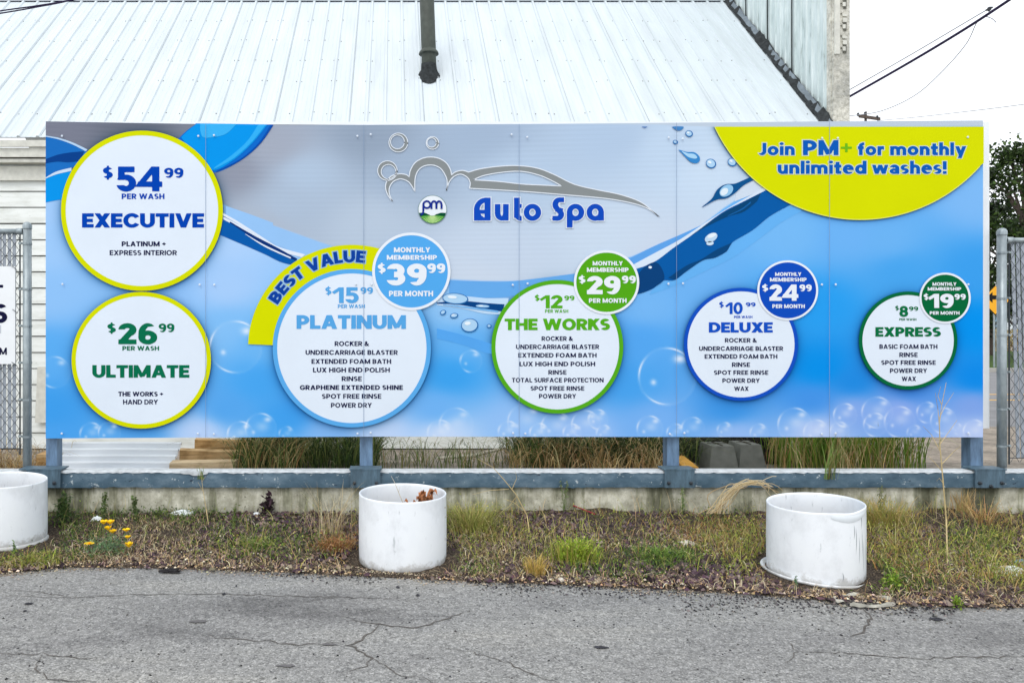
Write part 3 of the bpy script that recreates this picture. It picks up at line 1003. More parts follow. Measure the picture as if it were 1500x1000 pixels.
# flue pipe
FD = 9.93; fx = (628 - PX) / F * FD
flue = bpy.data.objects.new('flue_pipe', None); flue.location = (fx, FD - 9.1, EZ + FD - ED); COL.objects.link(flue); flue.parent = bl
def cyl(pts, r, n=20): m_ = MB(); m_.tube(pts, r, n); return m_
fz = EZ + FD - ED
cyl([(fx + .01, FD, fz - .1), (fx, FD, fz + .34), (fx - .055, FD, fz + 1.9)], .098, 24).build('pipe', M['flue'], flue, True)
c = MB(); c.lathe([(.098, fz + .30), (.135, fz + .31), (.128, fz + .335), (.098, fz + .37)], fx, FD, 24); c.build('storm_collar', M['flue'], flue)
c = MB(); c.lathe([(.142, 0.0), (.128, .02), (.114, .06), (.106, .15)], fx, FD, 18)
c.v = [(x_ + random.uniform(-.014, .014), y_, fz + (y_ - FD) * (1 if h_ < .05 else .55 if h_ < .1 else 0) + h_ + .012 + random.uniform(0, .012)) for x_, y_, h_ in c.v]
c.build('tar_flashing', M['tar'], flue)
# the taller end wall rising at the right end of the roof
ew = bpy.data.objects.new('end_wall', None); ew.location = (5.36, 0, 0); COL.objects.link(ew); ew.parent = bl
b = MB(); rows = []
d = 9.14; pts = []
while d < 14.2:
    sm = any(abs(d - q_) < .07 for q_ in (9.85, 10.5, 11.15, 11.8, 12.45))
    for dy, dx in ((0, 0), (.052, 0), (.060, -.014 if not sm else -.02), (.070, -.014 if not sm else -.02), (.078, 0)):
        pts.append((d + dy, 5.35 + dx))
    d += .13
vs = []
for (y, x) in pts:
    vs.append((x, y, max(0, EZ + (y - ED)) - .02)); vs.append((x, y, 8.6))
b.add(vs, [(2 * i, 2 * i + 1, 2 * i + 3, 2 * i + 2) for i in range(len(pts) - 1)])
b.build('corrugated_cladding', M['wall_metal'], ew)
b = MB()
for sd in (9.85, 10.5, 11.15): b.box(5.322, 5.334, sd + .06, sd + .074, EZ + sd - ED + .1, 8.5)
b.build('sheet_joint', M['tar'], ew)
b = MB(); b.box(5.37, 5.535, 9.06, 14.2, 0.0, 8.6); b.build('wall_core', M['trim'], ew)
b = MB(); b.box(5.345, 5.545, 9.005, 9.045, 0.0, 8.6); b.box(5.335, 5.347, 9.045, 9.13, 4.05, 8.6)
b.build('corner_board', M['grey_board'], ew)
b = MB(); b.box(5.352, 5.41, 8.98, 9.003, W(0, 80, 9)[2], 8.6); b.build('edge_board', M['trim'], ew)
for k in range(9):
    b = MB()
    zz = W(0, 78, 9)[2] + k * .27
    b.mat(M['peel']); b.box(5.466, 5.498, 8.994, 9.004, zz, zz + .12); b.box(5.432, 5.442, 8.994, 9.004, zz + .055, zz + .07); b.box(5.432, 5.442, 8.994, 9.004, zz + .2, zz + .215)
    b.mat(M['trim']); b.box(5.450, 5.485, 8.988, 8.996, zz + .025, zz + .075); b.box(5.452, 5.500, 8.986, 8.998, zz + .1, zz + .15); b.box(5.448, 5.502, 8.988, 9.0, zz + .175, zz + .2)
    b.build('paint_notch', None, ew)
b = MB()                                   # tar and rust along the joint of roof and wall
prev = None; vs = []
for i in range(90):
    s = i * .055
    vs.append((RX1 - .10 - random.uniform(0, .035), ED + s, EZ + s + .026 + random.uniform(0, .01)))
    vs.append((5.332, ED + s + .01, EZ + s + .09 + random.uniform(-.03, .05)))
b.add(vs, [(2 * i, 2 * i + 1, 2 * i + 3, 2 * i + 2) for i in range(89)])
b.build('joint_flashing', M['tar'], ew)
b = MB(); vs = []
for i in range(90):
    s = i * .055
    vs.append((RX1 - .06 - random.uniform(0, .02), ED + s, EZ + s + .05)); vs.append((RX1 - .015, ED + s, EZ + s + .085 + random.uniform(0, .02)))
b.add(vs, [(2 * i, 2 * i + 1, 2 * i + 3, 2 * i + 2) for i in range(89)])
b.build('joint_batten', M['roof_dark'], ew)

# ------------------------------------------------------------------ low wall
WT = H - (690 - PY) / F * 5.70
wl = thing('low_wall', 'low stained concrete wall with a blue grey painted top rail below the price sign', 'wall', (0, 5.6, 0))
def wall_strip(y_f, y_b, za, zb, nx=420, rough=.004, name='', mat=None, x0=-6.5, x1=8.5, bev=.012):
    X = np.linspace(x0, x1, nx)
    prof = [(y_f, za), (y_f, zb - bev), (y_f + bev, zb), (y_b - bev, zb), (y_b, zb - bev), (y_b, za)]
    V = np.zeros((len(prof), nx, 3))
    for k, (y, z) in enumerate(prof):
        V[k, :, 0] = X; V[k, :, 1] = y + rng.normal(0, rough, nx) * (1 if k < 3 else 0); V[k, :, 2] = z + rng.normal(0, rough, nx)
    idx = np.arange(V.shape[0] * nx).reshape(V.shape[0], nx)
    return np_mesh(name, V.reshape(-1, 3), np.stack([idx[:-1, :-1], idx[:-1, 1:], idx[1:, 1:], idx[1:, :-1]], -1).reshape(-1, 4), mat, parent=wl)
CZ = H - (713 - PY) / F * 5.70
wall_strip(5.73, 5.80, -.02, CZ + .01, name='concrete_base', mat=M['concrete'], rough=.0025)
wall_strip(5.70, 5.795, CZ - .004, WT - .004, name='painted_rail', mat=M['cap'], rough=.002, bev=.008)
b = MB(); X = np.linspace(-6.5, 8.5, 500); vs = []
for x in X:
    j = random.uniform(-.003, .003); jj = abs(random.gauss(0, .003))
    vs += [(x, 5.696, WT - .010 + j - jj), (x, 5.700, WT - .001), (x, 5.708, WT + .004), (x, 5.797, WT + .004)]
b.add(vs, [(4 * i + k, 4 * i + k + 4, 4 * i + k + 5, 4 * i + k + 1) for i in range(len(X) - 1) for k in range(3)])
b.build('pale_edge', M['pale_cap'], wl)  # paler strip along the top edge of the rail

b = MB(); pp_ = []
for k in range(22):
    a = 2 * math.pi * k / 22; pp_.append((286 + 25 * math.cos(a) * random.uniform(.75, 1.1), 690.5 + 5.5 * math.sin(a) * random.uniform(.6, 1.2)))
b.add([((u - PX) / F * 5.694, 5.6935 - random.uniform(0, .002), min(WT + .003, H - (v_ - PY) / F * 5.694)) for u, v_ in pp_], [tuple(range(22))[::-1]])
b.build('chipped_patch', M['pale_cap'], wl)
# ------------------------------------------------------------------ the price sign
sg = thing('billboard', 'long blue car wash price sign on steel posts above the low wall', 'sign', (0, 5.8, WT))
XE = [67, 302, 533, 760, 990, 1213.5, 1440]
def ytop(x): return np.interp(x, [67, 302, 420, 533, 660, 760, 990, 1213, 1440], [178, 182, 183.2, 183.2, 182.8, 182, 180, 178, 176.5])
def ybot(x): return np.interp(x, [67, 302, 533, 1440], [641.8, 640.5, 639.2, 640.2])
BLUE = [(70, 300, 165, 205, 250), (70, 360, 158, 202, 249), (70, 430, 145, 196, 248), (70, 520, 92, 174, 243), (70, 600, 64, 160, 238), (70, 640, 78, 165, 240), (250, 430, 150, 198, 250), (330, 420, 168, 206, 250), (330, 350, 175, 210, 251), (330, 480, 130, 192, 247),
        (330, 600, 86, 168, 240), (295, 634, 190, 214, 250), (200, 638, 90, 170, 241), (380, 560, 72, 167, 242), (420, 610, 66, 162, 240), (390, 500, 105, 182, 245), (480, 637, 135, 188, 246), (560, 637, 195, 217, 250), (640, 600, 112, 180, 245), (650, 637, 200, 220, 250),
        (660, 550, 60, 163, 240), (680, 500, 100, 178, 243), (680, 455, 150, 200, 245), (720, 420, 140, 190, 242), (760, 622, 150, 195, 248), (850, 637, 155, 194, 248), (920, 560, 72, 164, 240), (950, 450, 118, 184, 245), (960, 622, 122, 180, 245), (940, 500, 85, 168, 242), (1000, 400, 112, 180, 243), (1150, 345, 118, 186, 245),
        (1070, 600, 62, 152, 233), (1080, 637, 155, 192, 246), (1200, 450, 40, 160, 242), (1200, 540, 4, 146, 236), (1190, 585, 70, 150, 235), (1200, 632, 188, 208, 249), (1320, 400, 72, 166, 239), (1300, 350, 108, 180, 243), (1430, 290, 126, 186, 245), (1430, 400, 60, 160, 238),
        (1430, 480, 0, 148, 240), (1430, 555, 8, 140, 236), (1425, 592, 132, 168, 236), (1430, 634, 188, 207, 248), (1320, 596, 150, 178, 242), (1330, 574, 66, 142, 231), (1250, 560, 30, 140, 229), (1250, 345, 110, 180, 245), (1250, 600, 140, 175, 240)]
SILV = [(75, 185, 123, 127, 144), (200, 185, 109, 115, 130), (300, 212, 125, 131, 146), (340, 250, 147, 153, 170), (400, 215, 165, 173, 190), (446, 254, 178, 198, 221), (420, 300, 174, 192, 214), (380, 330, 175, 187, 204), (540, 200, 149, 165, 186), (600, 250, 163, 182, 205), (540, 330, 185, 201, 220), (700, 195, 165, 185, 210), (760, 260, 183, 204, 228), (720, 370, 199, 214, 233), (900, 200, 179, 201, 227), (900, 350, 203, 219, 237), (980, 220, 193, 214, 237), (1040, 250, 203, 222, 242), (960, 372, 204, 217, 235), (700, 405, 203, 216, 233), (1100, 200, 197, 217, 238)]
def shep(P, x, y):
    num = np.zeros(x.shape + (3,)); den = np.zeros(x.shape)
    for (a, b_, r, g, bb) in P:
        w = 1.0 / (((x - a) * .8) ** 2 + ((y - b_) * 1.15) ** 2 + 260) ** 1.7
        num += w[..., None] * np.array((r, g, bb)); den += w
    return num / den[..., None]
WATER = [(60, 280), (200, 285), (330, 300), (340, 313), (400, 330), (487, 361), (560, 392), (660, 409), (700, 411), (760, 412), (841, 402), (925, 376), (1000, 343), (1027, 331), (1060, 305), (1110, 272), (1160, 240), (1450, 100)]
CIRC = [(208.5, 309, 118.5, 117, 7, .62), (207.5, 527.3, 102, 99.8, 6.3, .6), (515.5, 509.8, 115.7, 115.7, 6.5, .55), (816, 507.7, 96.5, 97.5, 6, .5), (1084.6, 504.2, 83.5, 82.6, 5.2, .5), (1329, 498.6, 72, 71.6, 5.2, .5)]
BADGE = [(602.5, 397.7, 57.3, 56.8), (887.8, 413.6, 47.8, 46.8), (1152.6, 425.3, 44.5, 43.8), (1382.6, 436.7, 37.5, 37.3)]
BUB = [(977, 551, 44, 1), (690, 529, 17, .9), (80, 545, 24, .8), (345, 508, 40, .9), (134, 636, 18, .9), (160, 634, 17, .9), (352, 636, 20, 1), (382, 628, 24, 1), (645, 634, 20, .8), (668, 622, 26, .7), (745, 632, 16, .9), (770, 618, 28, .7), (790, 634, 15, 1), (815, 626, 24, .8), (838, 634, 14, 1), (858, 622, 22, .8), (876, 614, 15, .9), (885, 634, 12, .8),
       (952, 628, 20, 1), (990, 634, 14, .9), (1015, 628, 18, .8), (1062, 630, 12, .8), (1112, 634, 14, .8), (1164, 622, 26, 1), (1196, 634, 20, .8), (1238, 608, 18, 1), (1285, 604, 24, .9), (1282, 622, 18, .9), (1318, 618, 24, .9), (1358, 604, 16, .9), (1382, 616, 20, .9), (1428, 632, 18, .9), (1340, 634, 12, .7), (1230, 632, 15, .8), (420, 636, 12, .7), (1403, 628, 8, .5)]
def art(x, y):
    wy = np.interp(x, [p[0] for p in WATER], [p[1] for p in WATER])
    t = np.clip((wy - y) / 2.0 + .5, 0, 1)[..., None]
    sv = shep(SILV, x, y)
    row = np.sin(y * 1.9) * .5 + np.sin(y * 3.31 + x * .004) * .6 + np.sin(y * .83 + 1.3 + x * .002) * .5
    sv = sv + (row * 2.2)[..., None]
    c = shep(BLUE, x, y) * (1 - t) + sv * t
    for (cx, cy, rx, ry, rw, k) in CIRC:                      # printed soft shadow round each circle
        q = np.sqrt(((x - cx) / rx) ** 2 + ((y - cy - 2) / ry) ** 2)
        dd = (q - 1) * rx
        sh = k * np.exp(-np.clip(dd, 0, 200) / 5.5)
        c = c * (1 - sh[..., None] * np.array((.80, .58, .45)))
    q = np.hypot(x - 1259, y - 87) - 235
    c = c * (1 - (.55 * np.exp(-np.clip(q, 0, 99) / 3.0) * (q > -3))[..., None] * np.array((.9, .7, .5)))
    for (bx_, by_, r, k) in BUB:
        dx, dy = x - bx_, y - by_; d = np.hypot(dx, dy); an = np.arctan2(-dy, dx)
        m = np.exp(-((d - r * .93) / 1.3) ** 2)
        arcm = np.exp(-((np.angle(np.exp(1j * (an - 1.25)))) / .33) ** 2) + np.exp(-((np.angle(np.exp(1j * (an - 2.85)))) / .38) ** 2) + .9 * np.exp(-((np.angle(np.exp(1j * (an + 1.95)))) / .34) ** 2) + .035
        body = np.where(d < r, .03 + .06 * (d / r) ** 4, 0)
        spot = .95 * np.exp(-(((dx - .42 * r) / (.17 * r + 1)) ** 2 + ((dy + .58 * r) / (.11 * r + 1)) ** 2)) + .8 * np.exp(-((dx + .45 * r) ** 2 + (dy - .2 * r) ** 2) / (.07 * r + 1.0) ** 2)
        if 600 < by_ and r < 30: spot = spot + .5 * np.exp(-(((dx - .1 * r) / (.4 * r)) ** 2 + ((dy + .15 * r) / (.3 * r)) ** 2))
        a = np.clip((k * .68 if r < 30 else k * .9) * (m * arcm * .95 + body + spot), 0, .93)[..., None]
        c = c * (1 - a) + np.array((236, 243, 255)) * a
    top = np.clip((ytop(x) + np.interp(x, [67, 760, 960, 1060, 1440], [0, 0, 3, 8, 9.5]) - y) / 1.5, 0, 1) * (x > 800)
    c = c * (1 - top[..., None]) + np.array((192, 206, 222)) * top[..., None]
    return np.clip(c, 0, 255)
M['art'] = vcol('printed_panel', 0.6, 0.03, 0.0)
for i in range(6):
    xa, xb = XE[i], XE[i + 1]
    nx_, ny_ = int((xb - xa) / 1.5), 306
    gx = np.linspace(xa, xb, nx_)[None, :] + np.zeros((ny_, 1)); tt = np.linspace(0, 1, ny_)[:, None]
    gy = ytop(gx) * (1 - tt) + ybot(gx) * tt
    c = lin(art(gx, gy) * .97).reshape(-1, 3)
    v = np.stack([(gx - PX) / SGN, np.full_like(gx, D0), H - (gy - PY) / SGN], -1)
    idx = np.arange(nx_ * ny_).reshape(ny_, nx_)
    fa = np.stack([idx[:-1, :-1], idx[1:, :-1], idx[1:, 1:], idx[:-1, 1:]], -1).reshape(-1, 4)
    cor = np.array([v[0, 0], v[0, -1], v[-1, -1], v[-1, 0]]); bk = cor + np.array((0, .006, 0))
    vv = np.concatenate([v.reshape(-1, 3), cor, bk]); n0 = nx_ * ny_
    extra = np.array([(0, 1, 5, 4), (1, 2, 6, 5), (2, 3, 7, 6), (3, 0, 4, 7), (4, 5, 6, 7)]) + n0
    cc = np.concatenate([c, np.tile(lin((200, 208, 216)), (8, 1))])
    np_mesh('panel', vv, np.concatenate([fa, extra]), M['art'], cc, sg)

def SP(name, loops, lay, rgb, parent=None, mat=None):
    b = MB()
    for l in loops: put_poly(b, l if isinstance(l[0][0], (tuple, list)) else [l], lay)
    return b.build(name, mat or ink(rgb), parent or sg)
def Z1(p): return [(40 + a / 3.847, 160 + b / 3.847) for a, b in p]
def Z3(p): return [(340 + a / 3.125, 320 + b / 3.125) for a, b in p]
def Z5(p): return [(640 + a / 3.3333, 340 + b / 3.3333) for a, b in p]
def Z6(p): return [(920 + a / 3.847, 160 + b / 3.847) for a, b in p]
def Z4(p): return [(520 + a / 3.261, 170 + b / 3.261) for a, b in p]
# --- waves
wv = bpy.data.objects.new('wave_print', None); wv.location = (0, -.04, 0); COL.objects.link(wv); wv.parent = sg
def wave(pts, lay, rgb, name='wave', closed_spline=None):
    return SP(name, [pts], lay, rgb, wv)
def band(top, bot, f):
    return spline(f(top), 8, False) + spline(f(bot), 8, False)[::-1]
# top-left corner
wave(band([(104, 150), (180, 163), (260, 190), (340, 228)], [(104, 388), (170, 352), (250, 330), (300, 318)], Z1), 1, (28, 112, 196))
wave(band([(104, 150), (180, 163), (260, 190), (340, 228)], [(104, 156), (180, 172), (260, 202), (330, 238)], Z1), 2, (188, 216, 244))
wave(band([(104, 282), (170, 258), (240, 245), (320, 238)], [(104, 306), (170, 296), (230, 300), (300, 292)], Z1), 2, (8, 66, 142))
wave(band([(104, 386), (165, 352), (250, 330)], [(104, 392), (165, 368), (250, 348)], Z1), 3, (206, 224, 246))
wave(band([(104, 390), (165, 366), (250, 346)], [(104, 526), (150, 516), (210, 506)], Z1), 2, (6, 150, 236))
# big loop right of the executive circle
wave(band([(850, 160), (900, 120), (948, 81)], [(1030, 360), (1200, 292), (1310, 200), (1385, 92)], Z1)[:0] or (spline(Z1([(850, 168), (900, 120), (945, 88)]), 6, False) + Z1([(950, 80.5), (1386, 88)]) + spline(Z1([(1386, 92), (1310, 200), (1200, 292), (1060, 358), (980, 330)]), 8, False)), 1, (14, 108, 206))
wave(spline(Z1([(868, 158), (910, 118), (950, 88)]), 6, False) + Z1([(956, 80.5), (1352, 87)]) + spline(Z1([(1352, 90), (1270, 190), (1165, 285), (1048, 345), (960, 300)]), 8, False), 2, (6, 152, 238))
wave(Z1([(1300, 86), (1344, 87)]) + spline(Z1([(1344, 90), (1262, 190), (1160, 280), (1048, 340)]), 8, False) + spline(Z1([(1060, 325), (1150, 262), (1240, 180), (1300, 90)]), 8, False), 3, (52, 178, 246))
wave(Z1([(975, 81), (1178, 84)]) + spline(Z1([(1178, 86), (1120, 140), (1040, 160), (990, 158), (975, 120)]), 8, False), 3, (60, 180, 246))
wave(spline(stroke_pts := Z1([(1386, 92), (1310, 198), (1200, 290), (1062, 356)]), 8, False) + spline(Z1([(1066, 350), (1198, 283), (1300, 195), (1372, 90)]), 8, False), 4, (8, 80, 176))
# stream from the executive circle down to the trough
wave(band([(1120, 545), (1250, 590), (1385, 640)], [(1120, 600), (1250, 680), (1385, 770)], Z1), .5, (152, 198, 246))
wave(band([(60, -12), (180, 30), (330, 85), (480, 140)], [(60, 40), (180, 110), (300, 160), (420, 190)], Z3), 1, (152, 198, 246))
wave(band([(-40, -8), (90, 60), (200, 125), (335, 165)], [(-40, 4), (90, 76), (190, 140), (320, 178)], Z3), 2, (226, 236, 250))
wave(band([(-10, 14), (100, 78), (200, 130), (298, 184)], [(-10, 90), (120, 148), (220, 198), (290, 215)], Z3), 2, (8, 92, 174))
wave(band([(-10, 14), (100, 78), (200, 130), (298, 184)], [(-10, 20), (100, 92), (200, 150), (290, 192)], Z3), 3, (8, 50, 118))
wave(band([(60, 70), (150, 122), (270, 178)], [(60, 72), (150, 130), (268, 184)], Z3), 4, (226, 236, 250))
wave(spline(Z1([(1085, 590), (1180, 650), (1300, 722), (1400, 790)]), 6, False) + spline(Z1([(1400, 845), (1250, 778), (1085, 708)]), 6, False), 1.5, (8, 92, 174))
wave(band([(1085, 575), (1200, 640), (1400, 770)], [(1085, 590), (1200, 655), (1400, 786)], Z1), 2.5, (226, 236, 250))
# trough between the circles
wave(band([(60, 235), (200, 240), (350, 240), (500, 225), (690, 200)], [(60, 330), (200, 322), (320, 318), (450, 300), (690, 280)], Z5), 1, (104, 172, 236))
wave(band([(0, 318), (120, 312), (240, 322), (350, 322)], [(0, 356), (120, 372), (240, 398), (340, 400)], Z5), 2, (196, 224, 250))
wave(band([(0, 344), (80, 336), (160, 338), (240, 346), (330, 352)], [(0, 350), (90, 352), (180, 366), (260, 380), (320, 388)], Z5), 3, (8, 68, 132))
wave(band([(30, 352), (120, 360), (220, 372), (300, 384)], [(30, 356), (120, 368), (220, 382), (300, 392)], Z5), 4, (120, 184, 240))
wave(band([(0, 470), (120, 500), (250, 540), (300, 560)], [(0, 520), (120, 548), (230, 586), (300, 600)], Z5), 1, (88, 168, 240))
# right-hand stream
wave(band([(0, 845), (150, 770), (300, 705), (410, 655)], [(0, 890), (150, 830), (280, 750), (400, 668)], Z6), 1, (96, 164, 234))
wave(band([(20, 880), (150, 810), (290, 735), (420, 650), (560, 560), (700, 480), (780, 435)], [(20, 905), (150, 862), (290, 762), (420, 672), (560, 585), (700, 508), (790, 462)], Z6), 2, (218, 232, 248))
wave(band([(620, 412), (680, 395), (720, 400)], [(600, 520), (700, 480), (780, 440)], Z6), 1, (210, 224, 240))
wave(spline(Z6([(20, 912), (150, 858), (250, 785), (380, 694), (530, 582), (650, 520), (790, 450)]), 8, False) + spline(Z6([(920, 535), (800, 602), (700, 682), (590, 748), (555, 800), (490, 836), (420, 852), (330, 912), (262, 962), (196, 966), (140, 1010), (60, 1040), (0, 1050)]), 8, False), 3, (8, 92, 168))
wave(spline(Z6([(350, 715), (520, 594), (640, 530), (748, 472)]), 8, False) + spline(Z6([(725, 520), (650, 578), (560, 606), (440, 662), (350, 715)]), 8, False), 4, (10, 70, 118))
wave(spline(Z6([(225, 950), (330, 880), (410, 846), (500, 790), (585, 752)]), 8, False) + spline(Z6([(555, 800), (490, 836), (420, 852), (330, 912), (262, 962)]), 8, False), 4, (10, 70, 124))
wave(spline(Z6([(20, 1000), (80, 900), (150, 862), (190, 900), (200, 960), (140, 1005), (60, 1036)]), 8), 5, (10, 66, 124))
wave(spline(Z6([(920, 537), (960, 555), (980, 572)]), 4, False) + spline(Z6([(860, 640), (740, 730), (600, 830), (440, 910), (250, 1000), (120, 1045)]), 8, False) + spline(Z6([(140, 1012), (196, 968), (262, 964), (330, 914), (420, 854), (490, 838), (555, 802), (590, 750), (700, 684), (800, 604)]), 6, False), 1, (104, 180, 244))
wave(band([(560, 600), (640, 560), (690, 520)], [(560, 604), (640, 568), (690, 530)], Z6), 5, (24, 100, 170))
SP('droplet', [circ(952, 391.5, 2.6, 1.9, 14)], 6, (226, 240, 252), wv)
# --- droplets
dp = bpy.data.objects.new('droplet_print', None); dp.location = (0, -.04, 0); COL.objects.link(dp); dp.parent = sg
def drop(cx, cy, rx, ry, rot=0, lay=6, edge=(36, 110, 178), fill=(176, 214, 244)):
    SP('droplet', [[circ(cx, cy, rx, ry, 26, rot), circ(cx - .3, cy - .4, rx - 1.3, max(.6, ry - 1.3), 26, rot)]], lay, edge, dp)
    SP('droplet_glint', [circ(cx - .3, cy - .4, rx - 1.3, max(.6, ry - 1.3), 26, rot)], lay - .5, fill, dp)
    if rx > 5: SP('droplet_glint', [circ(cx - rx * .25, cy - ry * .3, rx * .36, ry * .26, 14, rot)], lay + .5, (236, 246, 254), dp)
drop(667, 437.5, 19, 8.3, .06); drop(707, 448.6, 11, 3.2, .05); drop(649, 457.6, 4.6, 3.6, -.5); drop(665.3, 462.3, 6, 3.8, -.15); drop(688, 476.5, 12.6, 10.2, -.1); drop(716.5, 477.5, 3.6, 3, 0)
drop(1041, 240, 7.8, 6.8, .5); drop(1072, 238, 6.8, 6, .5); drop(1009, 196.3, 5.6, 4.8, .3); drop(989, 208.6, 3.8, 3.2, .3)
tear = spline(Z6([(284, 230), (330, 242), (372, 244), (400, 268), (402, 292), (384, 306), (352, 300), (325, 275), (300, 248)]), 6)
SP('droplet', [tear], 5.5, (56, 136, 204), dp)
SP('droplet_glint', [spline(Z6([(300, 238), (335, 250), (370, 254), (388, 272), (376, 280), (345, 274), (325, 262)]), 6)], 6, (170, 214, 244), dp)
SP('droplet', [spline(Z6([(250, 100), (310, 100), (300, 118), (278, 122), (258, 112)]), 5)], 5.5, (70, 134, 196), dp)
SP('droplet', [spline(Z6([(76, 100), (108, 100), (94, 107)]), 5)], 5.5, (90, 130, 190), dp)
SP('droplet', [spline(Z6([(414, 554), (470, 505), (500, 455), (545, 425), (600, 420), (650, 400), (712, 374), (716, 392), (650, 430), (605, 470), (555, 502), (495, 512)]), 8)], 5.5, (14, 84, 142), dp)
SP('droplet_glint', [circ(*Z6([(552, 460)])[0], 11, 7.6, 24, -.62)], 6, (150, 200, 236), dp)
SP('droplet_glint', [circ(*Z6([(540, 466)])[0], 6.5, 4.6, 20, -.75)], 6.5, (226, 240, 250), dp)
SP('droplet_glint', [circ(*Z6([(466, 724)])[0], 10, 6, 22, -.5)], 6, (190, 218, 242), dp)
SP('droplet_glint', [circ(*Z6([(460, 756)])[0], 5.4, 3, 18, -.1)], 6, (206, 228, 246), dp)
SP('droplet_glint', [circ(*Z6([(470, 712)])[0], 7, 3, 18, -.4)], 6.5, (232, 242, 250), dp)

# --- price circles
WHITE = (228, 239, 252)
NAVY = (26, 30, 72)
def ring_part(name, cx, cy, rx, ry, wdt, rgb, lay, label, white=WHITE):
    o = SP(name, [[circ(cx, cy, rx, ry, 96), circ(cx, cy, rx - wdt, ry - wdt, 96)]], lay, rgb)
    o['label'] = label
    SP('circle_face', [circ(cx, cy, rx - wdt + .4, ry - wdt + .4, 96)], lay - .5, white, o)
    return o
def letters(parent, lay, rgb, items, name='lettering', grow=0.0):
    for it in items:
        b = MB()
        s, x0, x1, base, cap = it[:5]
        w = it[5] if len(it) > 5 else .2; spc = it[6] if len(it) > 6 else .1
        put_text(b, s, x0, x1, base, cap, lay, w, spc, grow)
        b.build(name, ink(rgb), parent)
L0 = 9
YEL = (217, 224, 0)
BK, BD, SB = .27, .235, .165      # black, bold, semibold stems
def cents(x0, x1, t, b): return ('99', x0, x1, b, b - t, .24, .05)
o = ring_part('price_circle', *CIRC[0][:5], YEL, L0, 'largest white price circle with yellow rim')
letters(o, L0 + 1, (0, 68, 180), [('$', 151.5, 166, 261.5, 16, .24), ('54', 170.8, 238.3, 280.9, 36.4, .255, .05), cents(241, 269.2, 246.5, 260.9), ('PER WASH', 179, 241.5, 292, 8, .24, .09), ('EXECUTIVE', 121, 299.4, 333.6, 20.8, BK, .035)])
letters(o, L0 + 1, NAVY, [('PLATINUM +', 179, 243.5, 361, 7.1, .24, .07), ('EXPRESS INTERIOR', 161.4, 259.6, 374, 7.3, .185, .08)], 'service_line')
o = ring_part('price_circle', *CIRC[1][:5], YEL, L0, 'lower white price circle with yellow rim and green lettering')
letters(o, L0 + 1, (8, 112, 78), [('$', 158, 170.5, 487, 13, .24), ('26', 174, 231, 504, 30.6, .255, .06), cents(233, 256, 473.8, 486.3), ('PER WASH', 180, 233.7, 513.2, 6.6, .24, .09), ('ULTIMATE', 136, 278, 552.8, 18.4, BK, .035)])
letters(o, L0 + 1, NAVY, [('THE WORKS +', 174, 239.6, 580, 6.7, .24, .07), ('HAND DRY', 181, 232, 591.8, 7, .185, .08)], 'service_line')
# the best value banner goes under the platinum circle
cx, cy = 515.5, 509.8
angs = [R(177.8) + (R(62) - R(177.8)) * k / 60 for k in range(61)]
ban = SP('value_banner', [[(cx + 152 * math.cos(a), cy - 151 * math.sin(a)) for a in angs] + [(cx + 112 * math.cos(a), cy - 112 * math.sin(a)) for a in angs[::-1]]], L0 - 2, YEL)
bm = MB(); put_arc(bm, 'BEST VALUE', cx, cy, 125.5, R(149.5), R(81.5), 17.5, L0 - .5, .27, .05); bm.build('lettering', ink((14, 66, 160)), ban)
bm = MB(); put_arc(bm, 'BEST VALUE', cx, cy, 125.5, R(149.5), R(81.5), 17.5, L0 - 1.2, .27, .05, .075); bm.build('letter_outline', ink((150, 190, 226)), ban)
PLB = (92, 174, 238)
o = ring_part('price_circle', *CIRC[2][:5], PLB, L0, 'white price circle with light blue rim')
letters(o, L0 + 1, (88, 168, 230), [('$', 476.6, 485.8, 431.3, 10.6, .22), ('15', 490.4, 525.6, 444, 23.2, .24, .06), cents(528, 546.4, 420.8, 430.4), ('PER WASH', 495, 534.6, 451.2, 5.4, .2, .1), ('PLATINUM', 434.7, 594.7, 481.6, 20.2, BK, .035)])
def lst(rows, cap, wb=.195):
    return [(s, x0, x1, bs, cap, (w[0] if w else wb), .085) for (s, x0, x1, bs, *w) in rows]
z = lambda v: 340 + v / 3.125
letters(o, L0 + 1, NAVY, lst([('ROCKER &', z(470), z(626), 506.6), ('UNDERCARRIAGE BLASTER', z(337), z(758), 519.4), ('EXTENDED FOAM BATH', z(364), z(728), 532.5), ('LUX HIGH END POLISH', z(371), z(722), 545), ('RINSE', z(502), z(594), 557.8), ('GRAPHENE EXTENDED SHINE', z(311), z(782), 570.6, .24), ('SPOT FREE RINSE', z(412), z(683), 583.4), ('POWER DRY', z(453), z(640), 596.5)], 6.9), 'service_line')
WG = (86, 174, 30)
o = ring_part('price_circle', *CIRC[3][:5], WG, L0, 'white price circle with bright green rim')
letters(o, L0 + 1, WG, [('$', 783, 790, 440.3, 8, .22), ('12', 793.6, 823.6, 451.6, 19.2, .24, .06), cents(826, 841, 433, 440), ('PER WASH', 798, 832, 458, 4.7, .2, .1), ('THE WORKS', 739, 893, 483.4, 16.8, BK, .035)])
z = lambda v: 640 + v / 3.3333
letters(o, L0 + 1, NAVY, lst([('ROCKER &', z(510), z(662), 499), ('UNDERCARRIAGE BLASTER', z(385), z(790), 511), ('EXTENDED FOAM BATH', z(396), z(778), 523.3), ('LUX HIGH END POLISH', z(402), z(771), 536), ('RINSE', z(543), z(631), 548.2), ('TOTAL SURFACE PROTECTION', z(365), z(812), 559.6), ('SPOT FREE RINSE', z(456), z(718), 571.6), ('POWER DRY', z(497), z(678), 583)], 6.5), 'service_line')
DB = (20, 82, 196)
o = ring_part('price_circle', *CIRC[4][:5], DB, L0, 'white price circle with royal blue rim')
